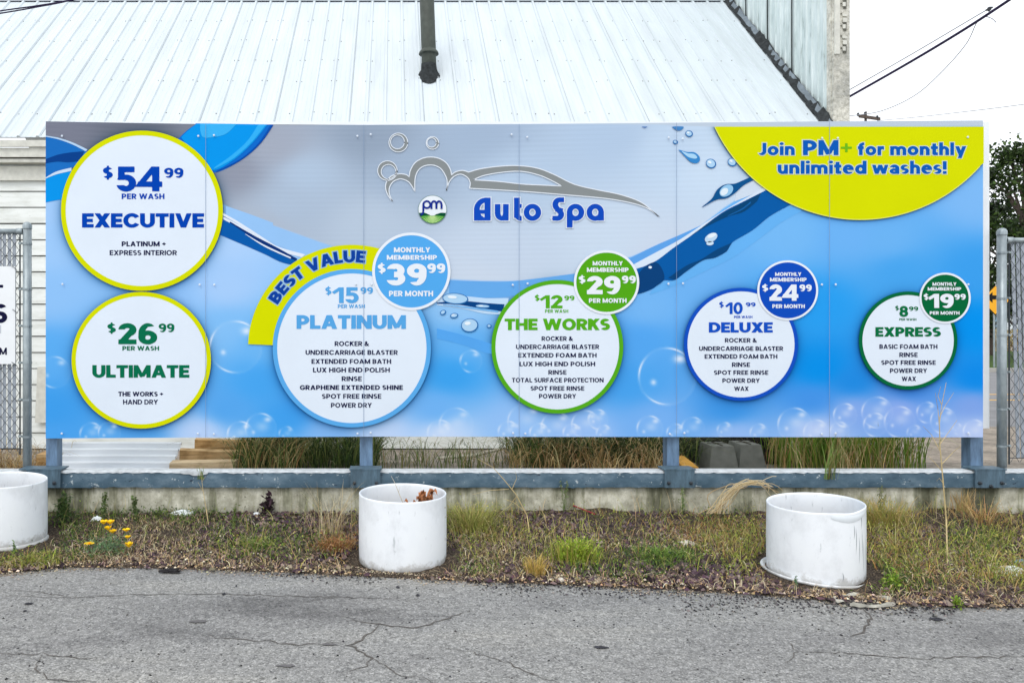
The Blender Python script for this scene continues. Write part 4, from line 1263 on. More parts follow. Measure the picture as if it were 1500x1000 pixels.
letters(o, L0 + 1, DB, [('$', 1052.6, 1059.3, 450, 7.6, .22), ('10', 1064, 1087, 460, 17.2, .24, .06), cents(1091.5, 1105.8, 443, 449), ('PER WASH', 1074.4, 1101.3, 466, 3.7, .22, .1), ('DELUXE', 1037.5, 1131, 486.9, 15, BK, .035)])
z = lambda v: 940 + v / 3.571
letters(o, L0 + 1, NAVY, lst([('ROCKER &', z(432), z(598), 501.4), ('UNDERCARRIAGE BLASTER', z(297), z(736), 513.5), ('EXTENDED FOAM BATH', z(326), z(706), 525), ('RINSE', z(469), z(563), 537), ('SPOT FREE RINSE', z(375), z(659), 548.5), ('POWER DRY', z(419), z(614), 560.2), ('WAX', z(481), z(556), 572)], 6.4), 'service_line')
EG = (6, 106, 62)
o = ring_part('price_circle', *CIRC[5][:5], EG, L0, 'smallest white price circle with dark green rim')
letters(o, L0 + 1, (10, 112, 66), [('$', 1310, 1315.4, 454.2, 6, .22), ('8', 1316, 1329, 464, 16, .25), cents(1330, 1343.6, 449, 455.2), ('PER WASH', 1316, 1341, 469.4, 3.4, .22, .1), ('EXPRESS', 1281, 1376.8, 492.9, 13.9, BK, .035)])
z = lambda v: 1200 + v / 3.704
letters(o, L0 + 1, NAVY, lst([('BASIC FOAM BATH', z(322), z(636), 510.7), ('RINSE', z(430), z(529), 522.6), ('SPOT FREE RINSE', z(332), z(627), 534), ('POWER DRY', z(379), z(580), 545.8), ('WAX', z(443), z(520), 557.7)], 6.5), 'service_line')
# --- membership badges
BW = (236, 242, 250)
def badge(i, rim, rgb, big, label, items):
    cx, cy, rx, ry = BADGE[i]
    o = SP('membership_badge', [[circ(cx, cy, rx, ry, 80), circ(cx, cy, rx - rim, ry - rim, 80)]], L0 + 3, BW)
    o['label'] = label
    SP('badge_face', [circ(cx, cy, rx - rim + .3, ry - rim + .3, 80)], L0 + 2.4, rgb, o)
    letters(o, L0 + 4, BW, items)
    return o
def bi(mon, mem, dol, big, num, cts, per):
    return [('MONTHLY', *mon, .25, .08), ('MEMBERSHIP', *mem, .25, .08), ('$', *dol, .25), (num, *big, .265, .05), ('99', *cts, .27, .07), ('PER MONTH', *per, .25, .08)]
badge(0, 4, (84, 172, 240), 0, 'light blue membership badge with white rim', bi((577, 630, 370, 7.4), (566.6, 640, 380.8, 7), (553.4, 565, 399.5, 12.5), (566, 624.8, 418, 31.4), '39', (625.8, 652, 400, 13.8), (569.8, 634.4, 434, 8)))
badge(1, 3.5, (84, 170, 24), 0, 'bright green membership badge with white rim', bi((867.4, 911.5, 389, 6.2), (859, 920, 398.5, 6.3), (847, 857, 414.5, 10), (859, 908, 431, 26.4), '29', (910, 930.4, 415, 11), (862, 917, 443.5, 6.5)))
badge(2, 3, (16, 78, 192), 0, 'royal blue membership badge with white rim', bi((1134, 1172.4, 404.3, 5.2), (1126.5, 1180, 412.4, 5.5), (1115, 1124, 426.2, 9), (1125.7, 1168, 440.6, 23.8), '24', (1169.6, 1187.5, 426.6, 9.8), (1130, 1177.5, 451.3, 5.6)))
badge(3, 3, (4, 104, 58), 0, 'dark green membership badge with white rim', bi((1364, 1399, 418.6, 4.9), (1357, 1406, 425.6, 4.8), (1351, 1358.7, 438.8, 8), (1360.6, 1395, 451, 20.6), '19', (1396, 1412.5, 438.9, 8.4), (1360, 1403.6, 460.7, 4.8)))
# --- yellow corner
xs_ = [(1259 + 235 * math.cos(a), 87 + 235 * math.sin(a)) for a in (math.pi - .437 - (math.pi - .437 - .732) * k / 80 for k in range(81))]
xs_ = [p for p in xs_ if p[0] < 1439.6 and p[1] > 186]
xs_ = [(1051, 186.2)] + xs_ + [(1439.6, 239), (1439.6, 186.2)]
cb = SP('corner_banner', [xs_], L0, YEL)
edge = [p for p in xs_[1:-2]]
SP('banner_rim', [stroke(edge, 1.2)], L0 + .7, (232, 236, 110), cb)
JT = [('Join', 1109.6, 1163, 228, 18, .26, .075), ('PM', 1175, 1227, 228, 22, .26, .07), ('for', 1255, 1293.6, 228, 18, .26, .075), ('monthly', 1302.5, 1413.6, 228, 18, .26, .075), ('unlimited', 1138, 1268, 255.3, 18.5, .26, .075), ('washes!', 1276, 1385, 255.3, 18.5, .26, .075)]
letters(cb, L0 + 2, (12, 92, 186), JT)
letters(cb, L0 + 1.2, (214, 226, 206), JT, 'letter_outline', .055)
letters(cb, L0 + 2, (110, 186, 30), [('+', 1230.5, 1246.5, 228.5, 23, .15)], 'plus_mark')
# --- car logo
lg = bpy.data.objects.new('car_logo', None); lg.location = (0, -.04, 0); COL.objects.link(lg); lg.parent = sg
outer = [(180, 408), (158, 380), (146, 345), (152, 312), (175, 287), (212, 277), (244, 281), (259, 292)]
outer2 = [(259, 292), (264, 262), (285, 226), (320, 204), (360, 197), (400, 203), (435, 224), (455, 255), (461, 282)]
outer3 = [(461, 282), (480, 268), (512, 261), (543, 269)]
outer4 = [(543, 269), (600, 253), (690, 241), (780, 238), (870, 250), (950, 280), (1045, 326), (1150, 352), (1270, 377), (1370, 415), (1452, 482)]
low = [(1452, 482), (1400, 444), (1330, 419), (1200, 395), (1000, 377), (800, 361), (546, 346)]
in3 = [(546, 346), (550, 322), (538, 296), (506, 279), (474, 289), (450, 316), (436, 357)]
in2 = [(436, 357), (440, 330), (437, 298), (415, 258), (388, 240), (358, 235), (325, 242), (300, 264), (287, 300), (286, 361)]
in1 = [(286, 361), (262, 322), (238, 306), (212, 302), (182, 315), (164, 345), (166, 378), (180, 408)]
car = []
for seg in (outer, outer2, outer3, outer4, low, in3, in2, in1): car += spline(Z4(seg), 6, False)[:-1]
win = spline(Z4([(565, 306), (620, 284), (720, 268), (800, 266), (880, 284), (940, 310), (986, 335)]), 6, False) + spline(Z4([(986, 335), (900, 331), (800, 326), (680, 313), (565, 306)]), 6, False)[1:-1]
GREY = (140, 146, 148)
SP('car_outline', [[car, win]], 4, GREY, lg)
OUTL = (228, 236, 246)
def outline(p, w=1.5, closed=True):
    q = p + [p[0], p[1]] if closed else p
    b = MB(); o_ = stroke(q, w); m = len(q)
    b.add([S(a, c, 5) for a, c in o_], [(i, 2 * m - 1 - i, 2 * m - 2 - i, i + 1) for i in range(m - 1)])
    return b.build('outline_stroke', ink(OUTL), lg)
outline(car); outline(win)
def bubble(cx, cy, r, ix, iy, ir):
    a, i = Z4([(cx, cy), (ix, iy)])
    A, B = circ(*a, r / 3.261, None, 40), circ(*i, ir / 3.261, None, 40)
    SP('logo_bubble', [[A, B]], 4, GREY, lg); outline(A, 1.2); outline(B, 1.2)
bubble(207, 128, 45, 203, 125, 33); bubble(370, 130, 30, 366, 128, 22)
a, i = Z4([(155, 262)])[0], Z4([(160, 267)])[0]
A, B = circ(*a, 14.3, None, 40), circ(*i, 10.6, None, 40)
cut = [k for k in range(40) if not (12 <= (k + 8) % 40 <= 18)]
SP('logo_bubble', [[A, B]], 3.4, GREY, lg); outline(A, 1.2); outline(B, 1.2)
# emblem
em = SP('round_emblem', [circ(633.4, 307.2, 20.6, None, 60)], 4, (236, 243, 250)); em['label'] = 'small round green hill emblem'
SP('emblem_rim', [[circ(633.4, 307.2, 21.2, None, 60), circ(633.4, 307.2, 20.4, None, 60)]], 4.5, (120, 150, 150), em)
def Z8(p): return [(590 + a / 12.5, 260 + b / 12.5) for a, b in p]
lowc = [(633.4 + 20.3 * math.cos(a), 307.2 + 20.3 * math.sin(a)) for a in (R(14) + (R(166) - R(14)) * k / 30 for k in range(31))]
SP('emblem_hill', [lowc + spline(Z8([(300, 650), (400, 648), (470, 678), (545, 706), (620, 672), (700, 648), (790, 652)]), 5, False)], 5, (10, 78, 52), em)
fan = MB()
for k in range(15):
    a0 = R(205 + k * 130 / 14 - 65 * 0) ; t = -1 + 2 * k / 14
    x1 = 633.4 + t * 15.5; y1 = 307.2 + math.sqrt(max(0, 19.6 ** 2 - (t * 15.5) ** 2)) * (1 if abs(t) < .95 else .98)
    x0 = 633.4 + t * 3.2; y0 = 316.2
    put_poly(fan, [[(x0 - .35, y0), (x0 + .35, y0), (x1 + .75, y1), (x1 - .75, y1)]], 6)
fan.build('crop_rows', ink((190, 226, 150)), em)
SP('emblem_field', [spline(Z8([(330, 715), (420, 700), (545, 700), (650, 700), (760, 715)]), 5, False) + [(633.4 + 19.8 * math.cos(a), 307.2 + 19.8 * math.sin(a)) for a in (R(28) + (R(152) - R(28)) * k / 24 for k in range(25))]], 5.5, (84, 166, 62), em)
pmb = MB()
def pm(p, w=3.0, lay=6.5): put_poly(pmb, [stroke(Z8(p), w)], lay)
NV = (26, 48, 142)
put_poly(pmb, [circ(*Z8([(440, 500)])[0], 6.4, None, 36), circ(*Z8([(440, 500)])[0], 3.6, None, 36)][:2], 6.5)
pm([(375, 480), (376, 600), (372, 650), (330, 690)], 2.8, 6.8)
pm(spline([(525, 580), (525, 500), (540, 455), (570, 440), (600, 455), (615, 500), (615, 580)], 5, False), 2.9, 7.1)
pm(spline([(615, 580), (615, 500), (635, 455), (662, 440), (692, 455), (708, 500), (708, 580)], 5, False), 2.9, 7.4)
pmb.build('lettering', ink(NV), em)
# Auto Spa
def bau(ch, w):
    global GX, GY
    h = w * .85
    if ch == 'A':
        f = U(fbox(.46, 0, .72, 1), I(U(sub(fell(.52, .46, .52, .54), fell(.52, .46, .52 - w, .54 - h)), fbox(0, 0, w, .46)), fbox(0, 0, .6, 1), U(GY - .46, 0 * GX - 1)), fbox(.2, .30, .5, .30 + h * .8))
        return f, .72
    if ch == 'u': a = .6; GX, GY = a - GX, .72 - GY; return U(arch(0, a, .72, w, h, .33), fbox(0, 0, w, .72)), a
    if ch == 't': return U(fbox(.06, .12, .06 + w, 1), I(fring(.06 + .3, .28, .30, .29, w, h), fbox(.06, -.02, .38, .28)), fbox(.06, .72 - h * .8, .38, .72)), .38
    if ch == 'o': a = .74; return fring(.37, .36, .37, .37, w * .95, h), a
    if ch == 'S':
        f = U(I(fring(.30, .70, .30, .31, w, h), U(GX - .3, .95 - GY)), fbox(.28, 1.01 - h, .5, 1.01), I(fring(.20, .27, .30, .28, w, h), U(.2 - GX, GY - .1)), fbox(0, 0, .22, h), fbar(.16, .5, .42, .42, w * .9, .02))
        return f, .5
    if ch == 'p': return U(fring(.37, .36, .37, .37, w * .95, h), fbox(0, -.3, w, .36)), .74
    if ch == 'a': return U(fring(.37, .36, .37, .37, w * .95, h), fbox(.74 - w, 0, .74, .36)), .74
def bau_text(grow):
    global GX, GY
    b = MB()
    for ch, x0, x1 in (('A', 694, 718.5), ('u', 724.6, 745), ('t', 750.7, 764), ('o', 767, 792.4), ('S', 809, 826), ('p', 830, 855.4), ('a', 859, 884.3)):
        res = 60; xs = np.arange(-.2, 1.1, 1 / res) + .003; ys = np.arange(-.5, 1.2, 1 / res) + .0037
        GX, GY = np.meshgrid(xs, ys)
        f, adv = bau(ch, .245)
        pts, tr = loops_tris([simplify(l, .005) for l in contour(f - grow, xs, ys) if len(l) > 5])
        k = (x1 - x0) / adv
        q = [(x0 + p[0] * k, 323.4 - p[1] * 33.6) for p in pts]
        b.add([S(a, c, 6 if grow == 0 else 5 + (.2 if ch in 'uoa' else 0)) for a, c in q], tri_up(q, tr))
    return b
nm = bau_text(0).build('name_lettering', ink((18, 76, 190)), sg)
bau_text(.045).build('letter_outline', ink((220, 230, 242)), nm)
# --- joints, screws, back sheet, posts, brackets
for x in XE[1:-1]:
    b = MB(); w = .28
    b.add([S(x - w, float(ytop(x)) + .5, L0 + 4.6), S(x + w, float(ytop(x)) + .5, L0 + 4.6), S(x + w, float(ybot(x)) - .5, L0 + 4.6), S(x - w, float(ybot(x)) - .5, L0 + 4.6)], [(0, 3, 2, 1)])
    b.build('panel_joint', M['seam'], sg)
first = None
for i in range(6):
    for x in (XE[i] + (25 if i == 0 else 11), XE[i + 1] - (10 if i < 5 else 24)):
        for y in (199 if i < 3 else 203, 416, 634):
            p = S(x + random.uniform(-2, 2), y + random.uniform(-1.5, 1.5), L0 + 3)
            if first is None:
                b = MB(); b.lathe([(.0085, 0), (.0085, .0022), (.0055, .0048), (.0, .0052)], 0, 0, 10)
                b.v = [(a, -c, d) for a, d, c in b.v]
                first = b.build('panel_screw', M['screw']); first.parent = sg; o = first
            else:
                o = first.copy(); COL.objects.link(o); o.parent = sg
            o.location = Vector(p) - Vector(sg.location)
p0, p1 = W(72, 179.5, 5.92), W(1448.5, 627, 5.92)
b = MB(); b.box(-2.60, p1[0], 5.915, 5.923, p1[2], W(0, 178.6, 5.92)[2]); b.build('back_panel', M['back'], sg)
b = MB()
for za in (0.05, 1.1, 2.25): b.box(-2.55, 4.5, 5.77, 5.80, WT + .25 + za, WT + .31 + za)
b.build('rail', M['post'], sg)
for (xa, xb) in ((66.5, 82.5), (527, 545.5), (978, 995.5), (1423, 1441.5)):
    A, B = W(xa, 0, 5.80)[0], W(xb, 0, 5.80)[0]
    b = MB(); b.box(A, B, 5.81, 5.905, .1, 2.98); b.build('post', M['post'], sg)
    c = (A + B) / 2
    wd = .115 if xa > 100 else .13
    br = bpy.data.objects.new('post_bracket', None); br.location = (c, 5.69 - 5.8, 0); COL.objects.link(br); br.parent = sg
    b = MB(); b.box(c - wd, c + wd, 5.676, 5.686, WT - .122, WT + .012); b.box(c - wd - .008 - (.05 if xa < 100 else 0), c + wd + .008, 5.672, 5.808, WT + .013, WT + .023)
    b.build('plate', M['bracket'], br)
    for dx in (-.085, .085, .0) if xa > 1400 else (-.085, .085):
        b = MB(); b.lathe([(.014, 0), (.014, .008), (.009, .011), (.009, .02), (0, .021)], 0, 0, 6)
        b.v = [(c + dx + a, 5.676 - h_, WT - .085 + d_ + (-.025 if dx == 0 else 0)) for a, d_, h_ in b.v]
        b.build('bolt', M['bolt'], br)

# ------------------------------------------------------------------ chain link fences
def fence(name, label, x0, x1, d, ytop_, ybot_, post_px, side, slat_x, tilt, post_top):
    """mesh panel between x0 and x1 with an end post; side=+1 when the post is at x1"""
    t = thing(name, label, 'fence', ((x0 + x1) / 2, d, WT))
    zt, zb = W(0, ytop_, d)[2], W(0, ybot_, d)[2]
    px_ = W(post_px, 0, d)[0]; r = 6.0 / F * d
    zpt = W(0, post_top, d)[2]
    po = bpy.data.objects.new('end_post', None); po.location = (px_ - t.location.x, 0, 0); COL.objects.link(po); po.parent = t
    b = MB(); b.tube([(px_, d, .1), (px_, d, zpt - .03)], r, 20); b.build('pole', M['galv'], po, True)
    b = MB(); b.lathe([(r + .003, zpt - .05), (r + .003, zpt - .02), (r * .8, zpt - .004), (r * .4, zpt + .004), (0, zpt + .006)], px_, d, 16); b.build('post_cap', M['galv'], po, True)
    bar_x = px_ - side * .058
    for k in range(6):
        zz = zb + (zt - zb) * (k + .5) / 6 - .03 + (.07 if k == 5 else 0)
        b = MB(); b.lathe([(r + .0005, zz), (r + .003, zz), (r + .003, zz + .016), (r + .0005, zz + .016)], px_, d, 16)
        b.box(min(px_ - side * r, bar_x - side * .012), max(px_ - side * r, bar_x - side * .012), d - .006, d - .002, zz + .003, zz + .019)
        b.tube([(bar_x + side * .012, d - .02, zz + .011), (bar_x + side * .012, d + .012, zz + .011)], .007, 6)
        b.build('tension_band', M['galv'], po)
    b = MB(); b.tube([(bar_x, d, zb - .02), (bar_x, d, zt)], .006, 8); b.build('tension_bar', M['wire'], t)
    xr = px_ - side * r; xf = x0 if side > 0 else x1
    b = MB(); b.tube([(xr, d, zt), (xf, d, zt)], .021, 14); b.tube([(xr - side * .0, d, zt), (xr - side * .05, d, zt)], .026, 14); b.build('top_rail', M['galv'], t, True)
    b = MB(); b.tube([(bar_x, d - .004, zb + .03), (xf, d - .004, zb + .03)], .003, 6); b.build('bottom_wire', M['wire'], t)
    b = MB(); hgt = .094; wdt = .074
    lo, hi = min(bar_x, xf), max(bar_x, xf)
    nx_ = int((hi - lo) / (wdt / 2))
    for i in range(nx_):                               # woven zigzag wires
        ax = bar_x - side * i * wdt / 2
        bx2 = ax - side * wdt / 2
        pts = []; k = 0; zz = zb
        while zz < zt:
            a_ = (k + i) % 2
            pts.append((ax if a_ == 0 else bx2, d - .011 + (.004 if a_ else -.004), zz)); zz += hgt / 2; k += 1
        b.tube(pts, .0024, 4, False)
    b.build('chain_mesh', M['wire'], t)
    b = MB(); k = 0
    sx = slat_x
    while lo - .03 < sx < hi:
        b.mat(M['slat'])
        j = random.uniform(-.003, .003)
        b.hexa([(sx - .013 + j - tilt, d + .001, zb + .03), (sx + .013 + j - tilt, d + .001, zb + .03), (sx + .013 + j - tilt, d + .007, zb + .03), (sx - .013 + j - tilt, d + .007, zb + .03), (sx - .013 + j, d + .001, zt - .01), (sx + .013 + j, d + .001, zt - .01), (sx + .013 + j, d + .007, zt - .01), (sx - .013 + j, d + .007, zt - .01)])
        sx -= side * .0385
    b.build('slat_screen', None, t)
    return t
FD_ = 5.86
fence('chain_fence', 'chain link fence with grey slats and white notice left of the price sign', -4.6, -2.9, FD_, 339, 662, 40, 1, W(20.5, 0, FD_)[0], 0.0, 326)
fence('chain_fence', 'chain link fence with leaning grey slats right of the price sign', 4.8, 7.2, FD_, 352, 676, 1467.5, -1, W(1484, 0, FD_)[0], -.045, 335)
nb = thing('notice_sign', 'white notice board with dark lettering wired to the left chain link fence', 'sign', (W(-40, 0, 5.83)[0], 5.83, W(0, 533, 5.83)[2]))
a, c = W(-110, 390, 5.835), W(22.5, 533, 5.835)
b = MB(); b.box(a[0], c[0], 5.832, 5.838, c[2], a[2]); b.build('board', M['back'], nb)
def txt_at(s, x0, x1, base, cap, d, w, sp, mat, parent, name='lettering'):
    b = MB(); tw = text_width(s, w, sp); kx = (x1 - x0) / tw; x = 0
    for ch in s:
        if ch == ' ': x += .3; continue
        pts, tr, adv = glyph(ch, w)
        q = [(x0 + (x + p[0]) * kx, base - p[1] * cap) for p in pts]
        b.add([W(u, v_, d) for u, v_ in q], tri_up(q, tr)); x += adv + sp
    return b.build(name, mat, parent)
txt_at('L', -13, 4.6, 421.3, -4.6 + 26, 5.8305, .22, .1, ink((24, 26, 60)), nb)
txt_at('S', -10, 10.6, 473, 28, 5.8305, .24, .1, ink((24, 26, 60)), nb)
txt_at('OM', -12, 10, 519.5, 10.5, 5.8305, .2, .12, ink((24, 26, 60)), nb)
b = MB(); b.add([W(-6, 476, 5.8305), W(1.5, 476, 5.8305), W(1.5, 488, 5.8305), W(-6, 488, 5.8305)], [(0, 3, 2, 1)]); b.build('faded_mark', ink((206, 212, 220)), nb)
for (u, v_) in ((18, 391), (20, 455), (19, 532)):
    b = MB(); p = W(u, v_, 5.828); b.tube([(p[0] - .01, 5.828, p[2] + .01), (p[0] + .015, 5.822, p[2] - .004), (p[0] + .03, 5.835, p[2] - .02)], .0022, 5); b.build('tie_wire', M['bolt'], nb)

# ------------------------------------------------------------------ plastic barrel planters
def barrel_mat(name, tint):
    m, nt, b = new_mat(name, 0.38, 0.4)
    tc = N(nt, 'ShaderNodeTexCoord'); v_ = tc.outputs['Object']
    c = s2l(*tint)
    n1 = noise(nt, 5, 6, 0.65, v_, (1, 1, .7))
    col_ = ramp(nt, n1, [(0.3, tuple(x * .84 for x in c)), (0.5, c), (0.8, tuple(min(.95, x * 1.05) for x in c))])
    sc_ = ramp(nt, noise(nt, 30, 5, 0.75, v_, (1, 1, .25)), [(0.62, (0, 0, 0)), (0.70, (1, 1, 1))])
    col_ = mix(nt, mix(nt, .5, (0, 0, 0), sc_), col_, s2l(150, 156, 160))
    sep = N(nt, 'ShaderNodeSeparateXYZ'); nt.links.new(v_, sep.inputs[0])
    ad = N(nt, 'ShaderNodeMath', operation='MULTIPLY_ADD'); ad.inputs[1].default_value = .20; ad.inputs[2].default_value = -.04
    nt.links.new(noise(nt, 9, 5, .7, v_), ad.inputs[0])
    lt = N(nt, 'ShaderNodeMath', operation='SUBTRACT'); nt.links.new(ad.outputs[0], lt.inputs[0]); nt.links.new(sep.outputs[2], lt.inputs[1])
    mud = ramp(nt, lt.outputs[0], [(0.0, (0, 0, 0)), (0.035, (1, 1, 1))])            # splashed mud near the base
    col_ = mix(nt, mix(nt, .55, (0, 0, 0), mud), col_, s2l(142, 136, 124))
    nt.links.new(col_, b.inputs['Base Color'])
    return m
M['barrel'] = barrel_mat('white_plastic', (238, 242, 246))
M['scuff'] = flat('scuff_mark', (150, 156, 162), .8, .1, .2, 30)
M['compost'] = soil_mat('barrel_compost', (0.02, 0.014, 0.012), (0.07, 0.05, 0.04), (0.16, 0.12, 0.09), 12)
def barrel(label, cx, cy, r, z0, h, tilt=0.0, taper=0.0, group='white barrel planters', notch=False, skew=0.0):
    t = thing('barrel_planter', label, 'planter', (cx, cy, z0), group)
    zf = (lambda a, z: (skew * r * math.cos(a) - tilt * math.cos(a) * max(0, (z - z0) / h) ** 2 + (-.007 * math.exp(-((a - 4.98) / .26) ** 2) if notch and z > z0 + h * .95 else 0))) if tilt else None
    k = lambda u: r * (1 + taper * u + .008 * math.sin(u * 3.1))
    pr = [(k(0) - .024, z0), (k(0) - .007, z0 + .003), (k(.03), z0 + .014)] + [(k(u), z0 + h * u) for u in (.1, .25, .4, .55, .7, .85, .94)] + [(k(1) + .001, z0 + h * .975), (k(1) + .001, z0 + h * .993), (k(1) - .002, z0 + h), (k(1) - .006, z0 + h * .998), (k(1) - .008, z0 + h * .97), (k(.8) - .008, z0 + h * .8), (k(.3) - .008, z0 + h * .35)]
    b = MB(); b.lathe(pr, cx, cy, 72, zf); b.build('body', M['barrel'], t, True)
    b = MB(); b.lathe([(r * .97, z0 + h * .62), (r * .5, z0 + h * .64), (0.001, z0 + h * .66)], cx, cy, 30, lambda a, z: random.uniform(-.012, .012)); b.build('compost', M['compost'], t, True)
    return t
b1 = barrel('white plastic barrel planter in the middle of the strip with dried orange leaves inside', .052, 4.78, .281, -.006, .444, 0.0001)
b2 = barrel('cracked white plastic barrel planter with slanting rim standing furthest right', 2.558, 4.50, .264, .000, .440, .002, .0, 'white barrel planters', True, .066)
b3 = barrel('white plastic barrel planter with ribbed base cut off at the left picture edge', -2.69, 5.10, .268, .032, .425, 0.0001, skew=-.05)
b = MB(); b.lathe([(.258, .025), (.279, .03), (.283, .05), (.277, .062), (.270, .066), (.265, .05)], -2.69, 5.10, 64, lambda a, z: -.014 * math.cos(a)); b.build('base_ring', M['barrel'], b3, True)
b = MB(); b.lathe([(.262, .0), (.284, .003), (.292, .014), (.287, .024), (.276, .018), (.262, .008)], 2.548, 4.50, 64, lambda a, z: -.012 * math.cos(a) + .006); b.build('base_ring', M['barrel'], b2, True)
b = MB()                                        # scuffs on the cracked barrel
for (u, v0, v1) in ((1222, 772, 812), (1229, 786, 826), (1236, 776, 820), (1240, 792, 838), (1246, 780, 834), (1251, 800, 834), (1257, 796, 830), (1218, 768, 790), (1234, 750, 775), (1198, 838, 852)):
    a = -math.acos(max(-1, min(1, ((u - 1196) / 73.0)))) ; rr = .2665
    dd = 4.50 + rr * math.sin(a)
    za, zb_ = H - (v0 - PY) / F * dd, H - (v1 - PY) / F * dd
    n_ = 6; vs = []
    for q_ in range(n_ + 1):
        t_ = q_ / n_; aa = a + .02 * math.sin(t_ * 3) ; w_ = .008 * math.sin(math.pi * min(.97, max(.03, t_)))
        for sgn_ in (-1, 1): vs.append((2.558 + rr * math.cos(aa + sgn_ * w_), 4.50 + rr * math.sin(aa + sgn_ * w_), za + (zb_ - za) * t_))
    b.add(vs, [(2 * q_, 2 * q_ + 2, 2 * q_ + 3, 2 * q_ + 1) for q_ in range(n_)])
b.build('scuff_mark', M['scuff'], b2)
b = MB()                                        # bent flap of the cracked rim
vs = []
for q_ in range(13):
    a = R(258) + R(54) * q_ / 12; s_ = math.sin(math.pi * q_ / 12)
    for (dr, dz) in ((.003, .418), (.005 + .004 * s_, .408 - .006 * s_), (.0035, .398 - .02 * s_)):
        vs.append((2.558 + (.264 + dr) * math.cos(a), 4.50 + (.264 + dr) * math.sin(a), dz + .012 + .0165 * math.cos(a) - .010 * s_))
b.add(vs, [(3 * i + k, 3 * i + 3 + k, 3 * i + 4 + k, 3 * i + 1 + k) for i in range(12) for k in range(2)])
b.build('bent_rim_flap', flat('grey_torn_plastic', (222, 228, 232), .5, .3, .06), b2, True)
b = MB()
for (x_, z_) in ((.268, .36), (.27, .30), (.272, .16)):
    b.lathe([(.010, 0), (.008, .003), (0, .004)], 0, 0, 8); n_ = 24
    a = -math.acos(.94)
    b.v[-n_:] = [(.052 + (.283 + h_) * math.cos(a) + p_ * .35, 4.79 + (.283 + h_) * math.sin(a) + p_ * .93, z_ + q_) for p_, q_, h_ in b.v[-n_:]]
b.build('rusty_screw', flat('rust', (176, 164, 152), .9, .1, .3, 40), b1)

# ------------------------------------------------------------------ vegetation
def srgb_cols(base, n, var=.18):
    c = np.array([lin(x) for x in base])[rng.integers(0, len(base), n)]
    return c * (1 + rng.normal(0, var, (n, 1))).clip(.4, 1.7) * (1 + rng.normal(0, .05, (n, 3)))

def blades(name, base, h, lean, width, cols, mat=None, parent=None, az=None, droop=0.0):
    n = len(base)
    az = rng.uniform(0, 2 * np.pi, n) if az is None else az
    T = np.array([0, .3, .6, .85, 1.0]); Wd = np.array([.8, 1.0, .8, .45, .06])
    dx, dy = np.cos(az), np.sin(az); ra = az + np.pi / 2 + rng.normal(0, .5, n)
    V = np.zeros((n, 5, 2, 3))
    for i, t in enumerate(T):
        hz = h * t * (1 - droop * t * t) * np.sqrt(np.clip(1 - (lean * t) ** 2 * .5, .1, 1))
        px_ = base[:, 0] + dx * lean * h * t ** 1.8; py_ = base[:, 1] + dy * lean * h * t ** 1.8; pz = base[:, 2] + hz
        for s_, sg_ in ((0, -1), (1, 1)):
            V[:, i, s_, 0] = px_ + sg_ * np.cos(ra) * width * Wd[i] / 2
            V[:, i, s_, 1] = py_ + sg_ * np.sin(ra) * width * Wd[i] / 2
            V[:, i, s_, 2] = pz
    o_ = np.arange(n)[:, None, None] * 10
    f = np.array([[2 * i, 2 * i + 1, 2 * i + 3, 2 * i + 2] for i in range(4)])[None] + o_
    C = np.repeat(cols, 10, 0).clip(0, 1)
    return np_mesh(name, V.reshape(-1, 3), f.reshape(-1, 4), mat or M['grass'], C, parent)

def leaves(name, pos, size, cols, mat=None, parent=None, flatness=0.0, aspect=.45):
    n = len(pos)
    d = rng.normal(0, 1, (n, 3)); d[:, 2] *= (1 - flatness); d /= np.linalg.norm(d, axis=1)[:, None]
    u = rng.normal(0, 1, (n, 3)); u -= (u * d).sum(1)[:, None] * d; u /= np.linalg.norm(u, axis=1)[:, None]
    s_ = size[:, None] if np.ndim(size) else size
    V = np.stack([pos - d * s_ * .5, pos + u * s_ * aspect * .5 - d * s_ * .05, pos + d * s_ * .5, pos - u * s_ * aspect * .5 - d * s_ * .05], 1)
    f = np.arange(n * 4).reshape(n, 4)
    return np_mesh(name, V.reshape(-1, 3), f, mat or M['leaf'], np.repeat(cols, 4, 0).clip(0, 1), parent)

def scatter(blobs, n):
    """positions on the planted strip from soft patches given in photo pixels"""
    out = []
    tot = sum(b_[4] for b_ in blobs)
    for (px_, py_, rx, ry, wt) in blobs:
        k = int(n * wt / tot)
        a = px_ + rng.normal(0, 1, k) * rx * .5; c = py_ + rng.normal(0, 1, k) * ry * .5
        for q_, r_ in zip(a, c):
            r_ = min(max(r_, 748), 895)
            out.append(G(q_, r_))
    P_ = np.array(out)
    e = road_edge(P_[:, 0])
    ok = (P_[:, 1] > e + .01) & (P_[:, 1] < WALL_Y - .01)
    for (cx_, cy_, r_) in ((.052, 4.74, .36), (2.57, 4.48, .36), (-2.675, 5.04, .37)):
        ok &= np.hypot(P_[:, 0] - cx_, P_[:, 1] - cy_) > r_
    return P_[ok]

def edge_pts(n, sd):
    out = []
    for _ in range(n):
        u = random.uniform(-40, 1540)
        e = np.interp(u, [a for a, _ in EDGE_PX], [c for _, c in EDGE_PX])
        out.append(G(u, e - abs(random.gauss(0, sd)) + 1.5))
    P_ = np.array(out); ok = np.ones(len(P_), bool)
    for (cx_, cy_, r_) in ((.052, 4.74, .35), (2.57, 4.48, .36), (-2.675, 5.04, .35)): ok &= np.hypot(P_[:, 0] - cx_, P_[:, 1] - cy_) > r_
    return P_[ok]
